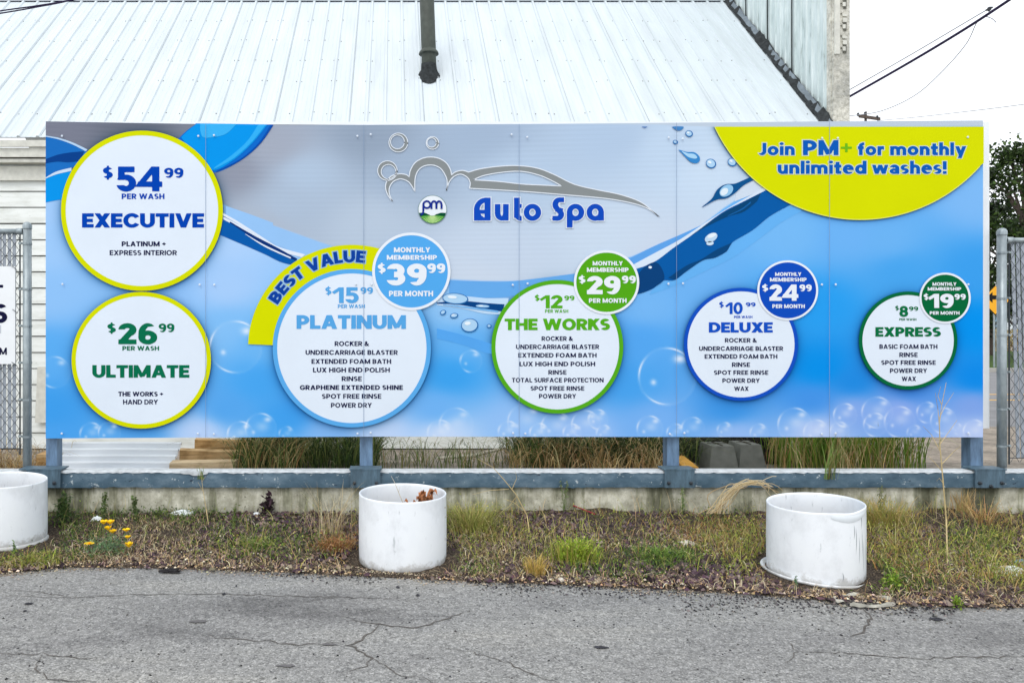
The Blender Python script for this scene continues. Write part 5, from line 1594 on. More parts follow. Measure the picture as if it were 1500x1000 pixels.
# mulch and gravel chips over the soil
def chips(name, P_, size, cols):
    n = len(P_)
    base = np.array([(-1, -.6, 0), (1, -.5, 0), (.9, .6, 0), (-.8, .7, 0), (.1, -.1, .8)])
    sc_ = size[:, None, None] * rng.uniform(.5, 1.3, (n, 5, 3)) * .5
    a = rng.uniform(0, 2 * np.pi, n); c, s_ = np.cos(a), np.sin(a)
    V = base[None] * sc_
    X = V[:, :, 0] * c[:, None] - V[:, :, 1] * s_[:, None]; Y = V[:, :, 0] * s_[:, None] + V[:, :, 1] * c[:, None]
    V = np.stack([X, Y, V[:, :, 2]], -1) + P_[:, None, :]
    f = (np.array([(0, 1, 4), (1, 2, 4), (2, 3, 4), (3, 0, 4)])[None] + np.arange(n)[:, None, None] * 5).reshape(-1, 3)
    return np_mesh(name, V.reshape(-1, 3), f, M['chip'], np.repeat(cols, 5, 0).clip(0, 1))
ALL = [(-160, 800, 200, 70, 1.2), (1660, 815, 240, 90, 1.4), (200, 790, 420, 70, 3), (600, 790, 420, 70, 3), (950, 800, 420, 80, 3), (1350, 815, 420, 90, 3)]
P_ = scatter(ALL + [(400, 775, 200, 45, 3.5), (880, 765, 260, 35, 4.5), (1380, 770, 120, 50, 1.5), (1080, 850, 100, 25, 1), (950, 830, 200, 25, 1)], 18000)
P_ = np.concatenate([P_, edge_pts(500, 9)]); P_[:, 2] += .004
tag(chips('mulch', P_, rng.uniform(.012, .044, len(P_)) * np.where(rng.random(len(P_)) < .12, 1.5, 1), srgb_cols([(64, 52, 56), (84, 68, 72), (48, 40, 44), (110, 94, 92), (78, 60, 70), (98, 84, 86), (132, 116, 104)], len(P_), .28)), kind='stuff')
P_ = scatter(ALL + [(200, 815, 260, 25, 2), (980, 805, 120, 20, 1.2), (1380, 850, 180, 30, 1.4), (900, 845, 260, 16, 1)], 4200)
P_ = np.concatenate([P_, edge_pts(900, 8)]); P_[:, 2] += .006
tag(chips('wood_chips', P_, rng.uniform(.006, .022, len(P_)), srgb_cols([(178, 150, 112), (200, 176, 140), (150, 122, 92), (222, 206, 184), (190, 160, 128)], len(P_), .2)), kind='stuff')
# straw lying on the ground
P_ = scatter([(a_, b_, c_, d_, .5) for a_, b_, c_, d_, _ in ALL] + [(200, 806, 200, 34, 3.4), (230, 772, 90, 12, 1.2), (480, 790, 80, 60, 1), (700, 818, 100, 44, 2.5), (1050, 785, 120, 30, 1.0), (1390, 840, 150, 50, 2.6), (780, 800, 120, 60, 1.2), (960, 800, 160, 20, .8), (1400, 800, 120, 60, 1), (120, 825, 160, 14, 1)], 4600)
P_ = np.concatenate([P_, edge_pts(900, 9)]); P_[:, 2] += .012
n = len(P_)
tag(blades('straw', P_, rng.uniform(.03, .11, n), rng.uniform(.9, 1.35, n), rng.uniform(.002, .0042, n), srgb_cols([(212, 192, 152), (190, 168, 130), (160, 136, 106), (230, 216, 184), (196, 166, 124), (136, 114, 92)], n), droop=.75), kind='stuff')
# low green weeds
GREENS = [(88, 112, 48), (112, 136, 58), (70, 94, 44), (132, 150, 70), (60, 84, 46)]
YG = [(158, 168, 70), (182, 182, 88), (134, 152, 60), (194, 184, 108), (126, 138, 64)]
wb = [(110, 775, 90, 50, 3.2), (250, 758, 110, 22, 3.2), (370, 790, 120, 40, 2.2), (60, 822, 100, 14, 1.5), (430, 800, 100, 30, 1.2), (970, 818, 70, 24, 2.0), (560, 760, 60, 40, .3), (1310, 850, 60, 26, 2.0), (1430, 795, 50, 40, 1.5), (1060, 760, 60, 30, .7), (880, 840, 90, 14, .8), (700, 840, 40, 20, .5)]
P_ = scatter(wb, 4600); n = len(P_)
tag(blades('green_weeds', P_, rng.uniform(.015, .075, n), rng.uniform(.4, 1.3, n), rng.uniform(.003, .006, n), srgb_cols(GREENS, n)), kind='stuff')
P_ = scatter(wb, 6500); n = len(P_); P_[:, 2] += np.abs(rng.normal(0, .035, n))
tag(leaves('weed_leaves', P_, rng.uniform(.010, .026, n), srgb_cols(GREENS, n)), kind='stuff')
yb = [(695, 770, 60, 50, 3), (1095, 805, 60, 50, 3), (1300, 785, 70, 70, 3.5), (1460, 800, 90, 60, 3), (1040, 790, 80, 30, 1.0), (1350, 820, 100, 40, 1.5), (30, 828, 70, 10, 1), (780, 790, 80, 40, .9), (1490, 845, 70, 20, 1.6), (1640, 800, 160, 80, 2.5), (880, 800, 160, 50, 1.6), (-120, 800, 150, 60, 1.5), (940, 762, 260, 24, 1.0), (560, 770, 80, 60, .8), (380, 800, 120, 40, .8)]
P_ = scatter(yb, 6800); n = len(P_)
tag(blades('dry_weeds', P_, rng.uniform(.02, .11, n), rng.uniform(.4, 1.3, n), rng.uniform(.0025, .005, n), srgb_cols(YG + [(188, 160, 104), (164, 128, 80)], n)), kind='stuff')
P_ = scatter(yb, 7600); n = len(P_); P_[:, 2] += np.abs(rng.normal(0, .05, n))
tag(leaves('dry_weed_leaves', P_, rng.uniform(.008, .02, n), srgb_cols(YG, n)), kind='stuff')
P_ = scatter([(1050, 782, 110, 24, 3), (500, 798, 50, 24, 1.2), (1300, 800, 90, 40, 1), (1350, 840, 160, 30, 1.4)], 1700); n = len(P_)
tag(blades('rusty_grass', P_, rng.uniform(.03, .09, n), rng.uniform(.4, 1.2, n), rng.uniform(.0025, .004, n), srgb_cols([(190, 142, 88), (172, 122, 78), (206, 162, 108)], n), droop=.3), kind='stuff')

P_ = scatter([(480, 780, 90, 60, 2), (700, 780, 110, 60, 3), (300, 790, 240, 50, 1.6), (130, 770, 110, 50, 1.6), (900, 790, 200, 60, 2.2), (1080, 790, 80, 60, 2.5), (1310, 790, 90, 70, 3), (1440, 800, 110, 80, 3.4), (860, 752, 400, 8, 2.2), (1350, 752, 150, 8, 1.6), (250, 748, 260, 6, 1.2)], 1500); n = len(P_)
tag(blades('wispy_stems', P_, rng.uniform(.06, .24, n), rng.uniform(.1, 1.0, n), rng.uniform(.0016, .003, n), srgb_cols([(206, 188, 140), (186, 170, 116), (164, 166, 92), (140, 152, 80), (196, 166, 116)], n), droop=.15), kind='stuff')
P_ = scatter([(690, 770, 90, 50, 2), (880, 800, 140, 40, 1.2), (1090, 800, 60, 50, 2), (1310, 800, 80, 60, 2), (1450, 810, 100, 60, 2.4), (380, 795, 140, 30, 1), (900, 756, 300, 12, 1.4), (560, 755, 80, 10, .5)], 3800); n = len(P_); P_[:, 2] += np.abs(rng.normal(0, .04, n))
tag(leaves('small_weed_leaves', P_, rng.uniform(.008, .02, n), srgb_cols(YG + GREENS[:3] + [(160, 170, 84), (176, 178, 96)], n)), kind='stuff')
# tufts and single plants
def tuft(name, label, cat, px_, py_, n, h, lean, width, cols, spread, group=None, seed=None, droop=0.0, parts=None):
    g = G(px_, py_)
    t = thing(name, label, cat, g, group)
    P_ = np.array(g) + np.stack([rng.normal(0, spread, n), rng.normal(0, spread * .7, n), np.zeros(n)], 1)
    P_[:, 1] = np.minimum(P_[:, 1], WALL_Y - .02)
    P_[:, 2] = bed_z(P_[:, 0], P_[:, 1])
    out = P_ - np.array(g); az = np.arctan2(out[:, 1], out[:, 0]) + rng.normal(0, .8, n)
    blades(parts or 'blade_clump', P_, rng.uniform(h * .5, h, n), rng.uniform(lean * .3, lean, n), rng.uniform(width * .7, width * 1.2, n), srgb_cols(cols, n), parent=t, az=az, droop=droop)
    if parts and n > 200: sh_ = leaves('seed_heads', P_ + np.stack([rng.normal(0, spread * .9, n), rng.normal(0, spread * .6, n), rng.uniform(.02, h * .8, n)], 1) * np.array((1, 1, 1)), rng.uniform(.008, .018, n), srgb_cols(cols, n), parent=t); sh_['kind'] = 'stuff'
    return t, g
t, g = tuft('grass_tuft', 'bright lime green tuft growing from the mulch between the two right barrels', 'plant', 842, 822, 420, .15, .55, .006, [(150, 172, 56), (170, 184, 76), (130, 156, 52), (190, 190, 104), (180, 164, 96)], .065)
P_ = np.array(g) + np.stack([rng.normal(0, .075, 500), rng.normal(0, .05, 500), rng.uniform(.02, .15, 500)], 1); lc_ = leaves('leaf_clump', P_, rng.uniform(.012, .024, 500), srgb_cols([(154, 178, 52), (172, 188, 72), (132, 160, 48)], 500), parent=t); lc_['kind'] = 'stuff'
tuft('grass_tuft', 'small yellow green tuft at the road edge below the orange flowers', 'plant', 60, 826, 200, .07, .9, .004, [(170, 178, 80), (190, 184, 100), (140, 154, 64)], .07)
tuft('grass_tuft', 'low bright green tuft spreading in the mulch left of the brown dry bush', 'plant', 372, 800, 320, .06, 1.1, .005, [(132, 158, 64), (160, 180, 84), (104, 132, 54)], .09, droop=.2)
tuft('grass_tuft', 'low green tuft in pale chaff between the lime tuft and the right barrel', 'plant', 968, 818, 340, .09, 1.0, .005, [(116, 146, 66), (146, 168, 84), (96, 124, 56)], .08, droop=.15)
tuft('grass_tuft', 'golden straw tuft at the road edge left of the lime green tuft', 'plant', 785, 842, 160, .14, .7, .004, [(206, 176, 96), (220, 192, 120), (176, 160, 80)], .03)
t, g = tuft('dry_bush', 'pale dry bush with thin upright stalks left of the middle barrel', 'plant', 484, 786, 64, .44, .75, .0034, [(206, 186, 146), (186, 160, 116), (222, 206, 172)], .05, parts='stalk_clump')
tuft('dry_bush', 'brown crumpled dry bush in front of the pale stalks left of the middle barrel', 'plant', 490, 806, 260, .11, .9, .004, [(168, 120, 76), (186, 140, 92), (150, 106, 68)], .055, droop=.2, parts='stalk_clump')
g = G(1050, 752)
t = thing('dry_grass_sheaf', 'sheaf of bent dry grass with drooping seed heads left of the right barrel', 'plant', g)
for k in range(26):
    j = lambda q_: random.gauss(0, q_)
    b = MB(); Q = spline([(1050 + j(8), 752), (1062 + j(7), 728 + j(5)), (1080 + j(6), 712 + j(4)), (1104 + j(7), 706 + j(3)), (1124 + j(6), 712 + j(4)), (1138 + j(9), 724 + j(6))], 4, False)
    dd = 5.5 + j(.04); Q = Q[:random.randint(13, len(Q))]; P3 = [W(u, v_, dd) for u, v_ in Q]
    b.tube(P3, [.0026 * (1 - .6 * i / len(P3)) * (1.7 if i > len(P3) - 4 else 1) for i in range(len(P3))], 5); b.build('grass_stalk', ink(random.choice([(206, 184, 140), (222, 204, 166), (190, 160, 116)])), t)
tuft('yellowing_bush', 'yellow green feathery bush right of the middle barrel', 'plant', 690, 778, 420, .25, 1.0, .004, [(156, 158, 84), (178, 172, 100), (134, 144, 70), (190, 176, 116)], .085, parts='stalk_clump')
tuft('dry_bush', 'tangled straw coloured bush beside the low wall at far right', 'plant', 1440, 770, 150, .22, 1.2, .0034, [(196, 160, 104), (176, 140, 90), (206, 180, 128)], .08, parts='stalk_clump')
tuft('dry_bush', 'bleached straw clump against the wall below the rightmost post', 'plant', 1412, 752, 110, .22, .5, .0036, [(206, 180, 130), (190, 160, 110)], .03, parts='stalk_clump')
tuft('yellowing_bush', 'wispy straw and green weeds right of the cracked barrel', 'plant', 1296, 770, 340, .24, 1.1, .0036, [(172, 158, 84), (140, 148, 70), (196, 170, 110)], .09, parts='stalk_clump')
def stalk(label, base, pts_px, d, branches, r=.004, col=(196, 176, 130), name='tall_stalk', cat='plant'):
    t = thing(name, label, cat, base)
    m_ = flat('stalk', col, .8, .1, .15, 20)
    b = MB(); P_ = [W(u, v_, d) for u, v_ in pts_px]; P_[0] = base
    b.tube(P_, [r * (1 - .7 * i / (len(P_) - 1)) for i in range(len(P_))], 6); b.build('stem', m_, t)
    for br in branches:
        b = MB(); Q = [W(u, v_, d + random.uniform(-.05, .05) * (i > 0)) for i, (u, v_) in enumerate(br)]
        b.tube(Q, [r * .5 * (1 - .6 * i / max(1, len(Q) - 1)) for i in range(len(Q))], 5); b.build('branch', m_, t)
    return t
g = G(1388, 828)
stalk('tall dry stalk with forked branches crossing the right end of the sign', g, [(1388, 828), (1386, 760), (1381, 700), (1377, 655), (1376, 620), (1380, 590), (1386, 560)], 5.15,
      [[(1378, 662), (1364, 636), (1352, 624)], [(1376, 625), (1374, 600), (1370, 575)], [(1377, 650), (1390, 632), (1402, 615)], [(1379, 680), (1396, 662), (1408, 652)], [(1376, 612), (1384, 595), (1397, 575)], [(1380, 690), (1368, 676), (1360, 668)], [(1382, 708), (1376, 700), (1372, 704)], [(1379, 592), (1374, 580), (1378, 566)], [(1386, 770), (1366, 760), (1352, 748)]], .005)
g = G(776, 782)
stalk('long slanting dry stalk with bare side twigs right of the middle barrel', g, [(779, 786), (772, 755), (756, 724), (738, 702), (722, 684), (700, 672)], 5.35, [[(757, 726), (745, 742), (730, 752)], [(750, 716), (757, 700), (755, 690)], [(745, 716), (715, 718), (692, 724)], [(765, 745), (752, 735), (738, 730)]], .0045)
g = G(306, 772)
stalk('thin pale stalk leaning on the wall behind the orange flowers', g, [(308, 774), (302, 745), (297, 715), (294, 690)], 5.45, [[(298, 720), (290, 706)], [(296, 705), (302, 696)]], .0035)
def leafy(label, px_, py_, h, n, cols, size, spread, name='weed', d=None, zb=None, lean=0):
    g = G(px_, py_) if d is None else W(px_, py_, d)
    t = thing(name, label, 'plant', g)
    P_ = []
    b = MB()
    k = max(3, n // 60)
    for s_ in range(k):
        a = random.uniform(0, 2 * math.pi); hh = h * random.uniform(.65, 1); ln = random.uniform(.05, .3) * spread / .06
        pts = [(g[0] + math.cos(a) * ln * hh * u ** 1.5 + lean * hh * u, g[1] + math.sin(a) * ln * .6 * hh * u ** 1.5, g[2] + hh * u) for u in (0, .3, .6, 1)]
        b.tube(pts, [.0028, .0024, .0018, .001], 5)
        for q_ in range(n // k):
            u = random.uniform(.15, 1); w_ = spread * (1.1 - u * .8) * .5
            P_.append((g[0] + math.cos(a) * ln * hh * u ** 1.5 + lean * hh * u + random.gauss(0, w_), g[1] + math.sin(a) * ln * .6 * hh * u ** 1.5 + random.gauss(0, w_), g[2] + hh * u + random.gauss(0, .01)))
    P_ = np.array(P_); P_[:, 1] = np.minimum(P_[:, 1], WALL_Y - .015) if g[1] < WALL_Y else P_[:, 1]
    b.build('stem', flat('weed_stem', cols[0], .8, .1), t)
    leaves('foliage', P_, rng.uniform(size * .6, size * 1.3, len(P_)), srgb_cols(cols, len(P_)), parent=t)
    return t
leafy('bushy dark green weed against the wall right of the left barrel', 92, 770, .26, 420, [(74, 96, 50), (96, 116, 60), (60, 80, 44)], .028, .07)
leafy('tall thin green weed against the wall above the orange flowers', 152, 758, .27, 150, [(84, 104, 58), (110, 124, 74)], .024, .03)
leafy('small green weed with broad leaves against the wall behind the green grass', 198, 758, .16, 80, [(86, 104, 62), (104, 120, 76)], .034, .03)
leafy('short green weed in the mulch left of the purple leaved plant', 342, 774, .17, 140, [(104, 124, 66), (124, 140, 78)], .020, .03)
leafy('dark purple leaved seedling against the wall left of the middle barrel', 391, 752, .15, 70, [(58, 40, 50), (72, 50, 58), (50, 40, 44)], .06, .075, 'dark_plant')
leafy('feathery green weed climbing the wall above the mulch left of centre', 826, 752, .29, 150, [(110, 126, 80), (130, 140, 96)], .018, .035)
leafy('spindly green weed in front of the bracket at the third post', 1000, 756, .25, 150, [(110, 132, 76), (132, 148, 92)], .016, .04)
leafy('green weed beside the far barrel rim against the stained wall', 1290, 758, .26, 170, [(112, 122, 80), (136, 138, 98)], .018, .05)
leafy('low bright green weed at the foot of the right barrel', 1306, 862, .10, 200, [(120, 150, 50), (150, 172, 66), (96, 128, 44)], .022, .07)
leafy('small green sprig in front of the right barrel on the road edge', 1166, 866, .09, 70, [(92, 126, 92), (110, 140, 100)], .014, .018)
leafy('tiny yellow green weed on the road edge at far right', 1402, 888, .05, 90, [(140, 166, 60), (120, 150, 52)], .02, .03)
leafy('small green seedling in front of the left barrel', 22, 814, .09, 70, [(92, 120, 70), (116, 140, 84)], .02, .02)
# orange poppies
g = G(156, 812)
pp = thing('poppy_plant', 'grey green plant with orange yellow flowers near the left barrel', 'flower', g)
P_ = np.array(g) + np.stack([rng.normal(0, .07, 700), rng.normal(0, .05, 700), np.abs(rng.normal(.05, .035, 700))], 1)
leaves('foliage', P_, rng.uniform(.014, .03, 700), srgb_cols([(112, 140, 104), (130, 156, 116), (94, 122, 84)], 700), parent=pp, aspect=.3)
M['petal'] = flat('petal', (252, 204, 24), .6, .2, .1, 30)
M['petal_dark'] = flat('petal_centre', (240, 150, 16), .6, .2, .1, 30)
for (u, v_, s_, open_) in ((131, 796, 1.35, 1), (152, 766, 1, 0), (161.5, 766, 1, 0), (158, 774.5, .9, 0), (165, 779, 1, .3), (185, 777, 1, .4), (187, 787, .8, .3), (189, 800, 1, -.5), (184, 814, .5, 0)):
    p = Vector(W(u, v_, g[1] - .02 + random.uniform(-.03, .03)))
    b = MB(); b.mat(M['petal'])
    for k in range(5):
        a = 2 * math.pi * k / 5 + u; r = .024 * s_; wd = .016 * s_
        dz = .018 * s_ * (1 - open_ * .8)
        c, sn = math.cos(a), math.sin(a)
        pt = lambda rr, tt, zz: (p.x + c * rr - sn * tt, p.y + sn * rr + c * tt, p.z + zz)
        b.add([pt(.002, 0, -.006), pt(r * .6, -wd, dz * .5), pt(r, -wd * .6, dz), pt(r * 1.05, 0, dz * 1.05), pt(r, wd * .6, dz), pt(r * .6, wd, dz * .5)], [(0, 1, 2, 3), (0, 3, 4, 5)])
    b.mat(M['petal_dark']); b.lathe([(.006 * s_, 0), (.004 * s_, .008), (0, .01)], 0, 0, 8); b.v[-24:] = [(p.x + a, p.y + c, p.z + h_) for a, c, h_ in b.v[-24:]]
    fl = b.build('flower', None, pp)
    b = MB(); b.tube([(g[0] + (p.x - g[0]) * .3, g[1], g[2] + .01), (p.x * .7 + g[0] * .3, p.y, p.z * .6 + g[2] * .4), tuple(p)], .0016, 5); b.build('flower_stem', flat('flower_stem', (120, 140, 90), .8, .1), pp)
# dried leaves in the middle barrel
dl = thing('dried_leaves', 'curled orange brown dried leaves inside the middle barrel', 'leaves', (.17, 4.82, .29))
b = MB()
for k in range(26):
    a = random.uniform(0, 2 * math.pi); ln = random.uniform(.05, .11); bx_, by_ = (.20 + random.gauss(0, .035), 4.82 + random.gauss(0, .03)) if k > 5 else (.06 + random.gauss(0, .015), 4.74 + random.gauss(0, .02))
    zz = .298
    pts = [Vector((bx_ + math.cos(a) * ln * .55 * t_, by_ + math.sin(a) * ln * .4 * t_, zz + .055 * (1 if k > 5 else .3) + ln * math.sin(2.2 * t_) * 1.0 - .03 * t_ * t_)) for t_ in (0, .3, .6, .85, 1)]
    ws = [.004, .013, .017, .012, .002]; sd = Vector((-math.sin(a), math.cos(a), .5))
    vs = []
    for p, w_ in zip(pts, ws): vs += [p - sd * w_ * .7, p + Vector((0, 0, -.005)), p + sd * w_ * .7]
    b.add([tuple(q_) for q_ in vs], [(3 * i + k2, 3 * i + 3 + k2, 3 * i + 4 + k2, 3 * i + 1 + k2) for i in range(4) for k2 in range(2)])
b.build('leaf_pile', flat('dead_leaf', (160, 104, 68), .8, .2, .45, 40), dl)
stalk('thin dry stalk leaning out of the middle barrel', (.075, 4.86, .30), [(588, 731), (582, 716), (578, 706), (573, 697)], 4.86, [[(584, 720), (586, 712)]], .0028, (206, 196, 176))

# grass behind the wall
def back_grass(name, label, x0, x1, d0, d1, n, h0, h1, cols, lean=.35, width=.008, droop=.1):
    A, B = W(x0, 0, (d0 + d1) / 2)[0], W(x1, 0, (d0 + d1) / 2)[0]
    P_ = np.stack([rng.uniform(A, B, n), rng.uniform(d0, d1, n), np.zeros(n)], 1); P_[:, 2] = lot_z(P_[:, 1])
    o = blades(name, P_, rng.uniform(h0, h1, n), rng.uniform(lean * .2, lean, n), rng.uniform(width * .6, width * 1.2, n), srgb_cols(cols, n), droop=droop)
    m_ = n // 2; q_ = P_[rng.integers(0, n, m_)] + np.stack([rng.normal(0, .12, m_), rng.normal(0, .05, m_), rng.uniform(h0 * .3, h1 * .75, m_)], 1)
    tag(blades('bent_grass', q_, rng.uniform(.08, .24, m_), rng.uniform(.9, 1.6, m_), np.full(m_, width * .7), srgb_cols(cols, m_), droop=.8), kind='stuff')
    return tag(o, kind='stuff')
DG = [(76, 98, 52), (96, 118, 58), (60, 82, 46), (124, 136, 76), (150, 152, 100)]
DRY = [(206, 178, 124), (182, 148, 98), (220, 198, 150), (150, 122, 80)]
back_grass('tall_dark_grass', '', 362, 552, 6.2, 7.6, 1700, .3, .8, DG + [(56, 74, 42)], 1.1, .008, .4)
back_grass('tall_dry_grass', '', 355, 440, 6.0, 6.7, 500, .25, .62, DRY + DG, .9, .007, .3)
back_grass('sparse_grass', '', 548, 760, 6.2, 7.0, 260, .12, .38, DG + [(120, 130, 70), (150, 132, 84)], 1.0, .007, .2)
back_grass('tall_dark_grass', '', 752, 985, 6.4, 7.8, 2300, .3, .8, DG + [(54, 66, 42), (66, 84, 46)], 1.1, .008, .4)
back_grass('tall_dry_grass', '', 745, 880, 6.0, 6.9, 260, .2, .58, DRY + [(170, 136, 90), (186, 156, 110), (96, 104, 60)], 1.2, .007, .4)
back_grass('tall_dry_grass', '', 870, 985, 5.95, 6.4, 260, .15, .42, DRY, .8, .006, .3)
back_grass('tall_green_grass', '', 1118, 1312, 6.3, 7.2, 1300, .36, .66, [(116, 150, 56), (138, 170, 66), (98, 130, 52), (162, 176, 92)], .5, .008, .05)
back_grass('tall_dry_grass', '', 1130, 1325, 6.0, 6.6, 230, .25, .64, DRY + [(150, 150, 90)], .7, .005, .05)
back_grass('dead_grass', '', -60, 62, 6.05, 6.6, 700, .08, .3, DRY + [(110, 84, 56)], 1.2, .006, .5)
g = (W(1240, 0, 5.5)[0], 5.58, WT + .004)
def clump_at(label, p, n, h, lean, width, cols, spread, az_bias=None, name='grass_clump'):
    t = thing(name, label, 'plant', p)
    P_ = np.array(p) + np.stack([rng.normal(0, spread, n), rng.normal(0, spread * .3, n), np.zeros(n)], 1)
    blades('blade_clump', P_, rng.uniform(h * .5, h, n), rng.uniform(lean * .3, lean, n), rng.uniform(width * .7, width * 1.2, n), srgb_cols(cols, n), parent=t, az=None if az_bias is None else rng.normal(az_bias, .5, n))
clump_at('green grass clump rooted on top of the wall with long blades crossing the sign bottom', (W(1214, 0, 5.69)[0], 5.69, WT - .06), 34, .42, .65, .006, [(110, 132, 64), (136, 150, 84), (150, 140, 90)], .02, .3)
clump_at('thin weed growing from the top edge of the wall near the lumber', (W(294, 0, 5.69)[0], 5.69, WT - .06), 14, .12, .5, .005, [(120, 144, 70), (136, 156, 84)], .012)

# ------------------------------------------------------------------ things behind the wall
# corrugated sheet
cs = thing('corrugated_sheet', 'loose white corrugated metal sheet lying behind the wall at left', 'metal sheet', W(170, 688, 6.4))
b = MB(); rows = []
prof = []
for k in range(5):
    u = k * .2
    prof += [(u, 0), (u + .07, 0), (u + .10, .04), (u + .15, .04), (u + .18, 0)]
for (u, hgt) in prof:
    d = 6.12 + u * .42; z = .262 + u * .21 + hgt * .8
    x0 = W(80 - 4 * u, 0, d)[0]; x1 = W(247 + 20 * u, 0, d)[0]
    rows.append([(x0, d, z), ((x0 + x1) / 2, d, z + .004), (x1, d, z)])
vs = [p for r in rows for p in r]
b.add(vs, [(3 * i + k, 3 * i + k + 1, 3 * i + k + 4, 3 * i + k + 3) for i in range(len(rows) - 1) for k in range(2)])
b.build('sheet', metal_white('loose_white_sheet', (238, 243, 248), .12, (.3, 1, 1), 5), cs)
def plank(label, x0, x1, d0, d1, z0, z1, mat, skew=0.0):
    b = MB(); A, B = W(x0, 0, d0)[0], W(x1, 0, d0)[0]
    sl = skew * .5; e = random.uniform(-.03, .05)
    b.hexa([(A, d0, z0), (B, d0 + skew, z0 - sl), (B, d1 + skew, z0 - sl), (A + e, d1, z0), (A + .006, d0 + .005, z1), (B - .006, d0 + skew + .005, z1 - sl), (B, d1 + skew, z1 - sl), (A + e, d1, z1)])
    return tag(b.build('lumber', mat), label, 'lumber', 'lumber behind the wall')
M['lumber2'] = wood_mat('raw_lumber_pale', s2l(226, 200, 160), s2l(246, 230, 200))
M['lumber3'] = wood_mat('raw_lumber_orange', s2l(214, 170, 114), s2l(240, 206, 154))
plank('pale thick lumber beam lying nearest the wall beside the metal sheet', 247, 345, 6.15, 6.3, .262, .375, M['lumber2'], -.03)
plank('tan lumber board in the middle of the pile', 262, 352, 6.36, 6.5, .262, .445, M['lumber'], .05)
plank('topmost orange tan lumber board at the back of the pile', 284, 372, 6.58, 6.7, .255, .505, M['lumber3'], .06)
plank('short lumber offcut lying behind the left fence post', 52, 74, 6.3, 6.5, .25, .42, M['lumber3'])
# blocks
def block(label, x0, x1, d):
    A, B = W(x0, 0, d)[0], W(x1, 0, d)[0]; t_ = .025
    b = MB(); z0, z1 = .256, .485
    dep = .24
    b.hexa([(A - t_, d - .03, z0), (B + t_, d - .03, z0), (B + t_, d + dep + .03, z0), (A - t_, d + dep + .03, z0), (A + .012, d, z1), (B - .012, d, z1), (B - .012, d + dep, z1), (A + .012, d + dep, z1)])
    o = b.build('pier_block', M['block']); tag(o, label, 'block', 'concrete pier blocks')
    b = MB(); m = (A + B) / 2; b.box(m - .006, m + .006, d + .01, d + dep - .01, z1 + .001, z1 + .006); b.box(A + .02, B - .02, d + dep / 2 - .006, d + dep / 2 + .006, z1 + .0065, z1 + .009); b.build('top_groove', M['shadow_wood'], o)
block('left of two grey tapered concrete blocks behind the wall near the third post', 1041, 1077, 6.35)
block('right of two grey tapered concrete blocks behind the wall near the third post', 1084, 1117, 6.42)
b = MB(); p = W(1007, 688, 6.1); b.hexa([(p[0] - .06, 6.05, .34), (p[0] + .07, 6.05, .33), (p[0] + .05, 6.3, .38), (p[0] - .07, 6.3, .385), (p[0] - .06, 6.05, .37), (p[0] + .07, 6.05, .36), (p[0] + .05, 6.3, .41), (p[0] - .07, 6.3, .415)])
tag(b.build('wood_scrap', M['orange_wood']), 'flat orange wood scrap between the third post and the blocks', 'wood scrap')
M['dark_soil'] = soil_mat('charred_soil', (0.012, 0.012, 0.012), (0.035, 0.034, 0.032), (0.09, 0.085, 0.08), 14)
v = []
xs = np.linspace(W(995, 0, 7.2)[0], W(1135, 0, 7.2)[0], 26); ys = np.linspace(6.75, 8.3, 22)
XX, YY = np.meshgrid(xs, ys); tx = (XX - xs[0]) / (xs[-1] - xs[0]) * 2 - 1; ty = (YY - ys[0]) / (ys[-1] - ys[0]) * 2 - 1
ZZ = lot_z(YY) - .02 + .62 * np.clip(1 - tx ** 4, 0, 1) * np.clip(1 - ty ** 2, 0, 1) ** .7 * (1 + rng.normal(0, .06, XX.shape))
idx = np.arange(XX.size).reshape(XX.shape)
tag(np_mesh('dirt_mound', np.stack([XX, YY, ZZ], -1).reshape(-1, 3), np.stack([idx[:-1, :-1], idx[:-1, 1:], idx[1:, 1:], idx[1:, :-1]], -1).reshape(-1, 4), M['dark_soil']), kind='structure')
b = MB(); b.tube([W(640, 671, 7.4), W(690, 668, 7.4), W(740, 656, 7.5)], [.016, .02, .012], 7)
tag(b.build('fallen_branch', flat('bleached_wood', (214, 206, 190), .9, .1, .2)), 'bleached fallen branch behind the wall right of the middle barrel', 'branch')

# ------------------------------------------------------------------ litter on the strip and road
def lump(name, label, cat, px_, py_, sx, sy, sz, mat, seed, jag=.25, dz=0.0, road_=False):
    random.seed(seed)
    g = road_pt(px_, py_) if road_ else G(px_, py_)
    b = MB(); n_, m_ = 12, 6; vs = []
    for i in range(m_ + 1):
        ph = math.pi / 2 * i / m_
        for k in range(n_):
            a = 2 * math.pi * k / n_; j = 1 + random.uniform(-jag, jag)
            vs.append((g[0] + sx * math.cos(a) * math.cos(ph) * j, g[1] + sy * math.sin(a) * math.cos(ph) * j, g[2] + dz - .004 + sz * math.sin(ph) * (1 + random.uniform(-jag, jag) * .5)))
    b.add(vs, [(i * n_ + k, i * n_ + (k + 1) % n_, (i + 1) * n_ + (k + 1) % n_, (i + 1) * n_ + k) for i in range(m_) for k in range(n_)])
    return tag(b.build(name, mat), label, cat)
M['stone'] = flat('pale_stone', (226, 222, 212), .9, .1, .12, 30)
M['plastic'] = flat('litter_plastic', (232, 238, 240), .4, .4, .06, 30)
M['blue_plastic'] = flat('blue_litter', (120, 168, 196), .4, .4, .1, 30)
M['rubber'] = flat('black_rubber', (38, 36, 38), .7, .3, .3, 30)
lump('stone', 'long pale stone lying on rusty grass left of the right barrel', 'stone', 1006, 797, .062, .03, .03, M['stone'], 3)
lump('stone', 'small round pale stone on the road edge below the lime tuft', 'stone', 822, 850, .024, .018, .022, M['stone'], 4)
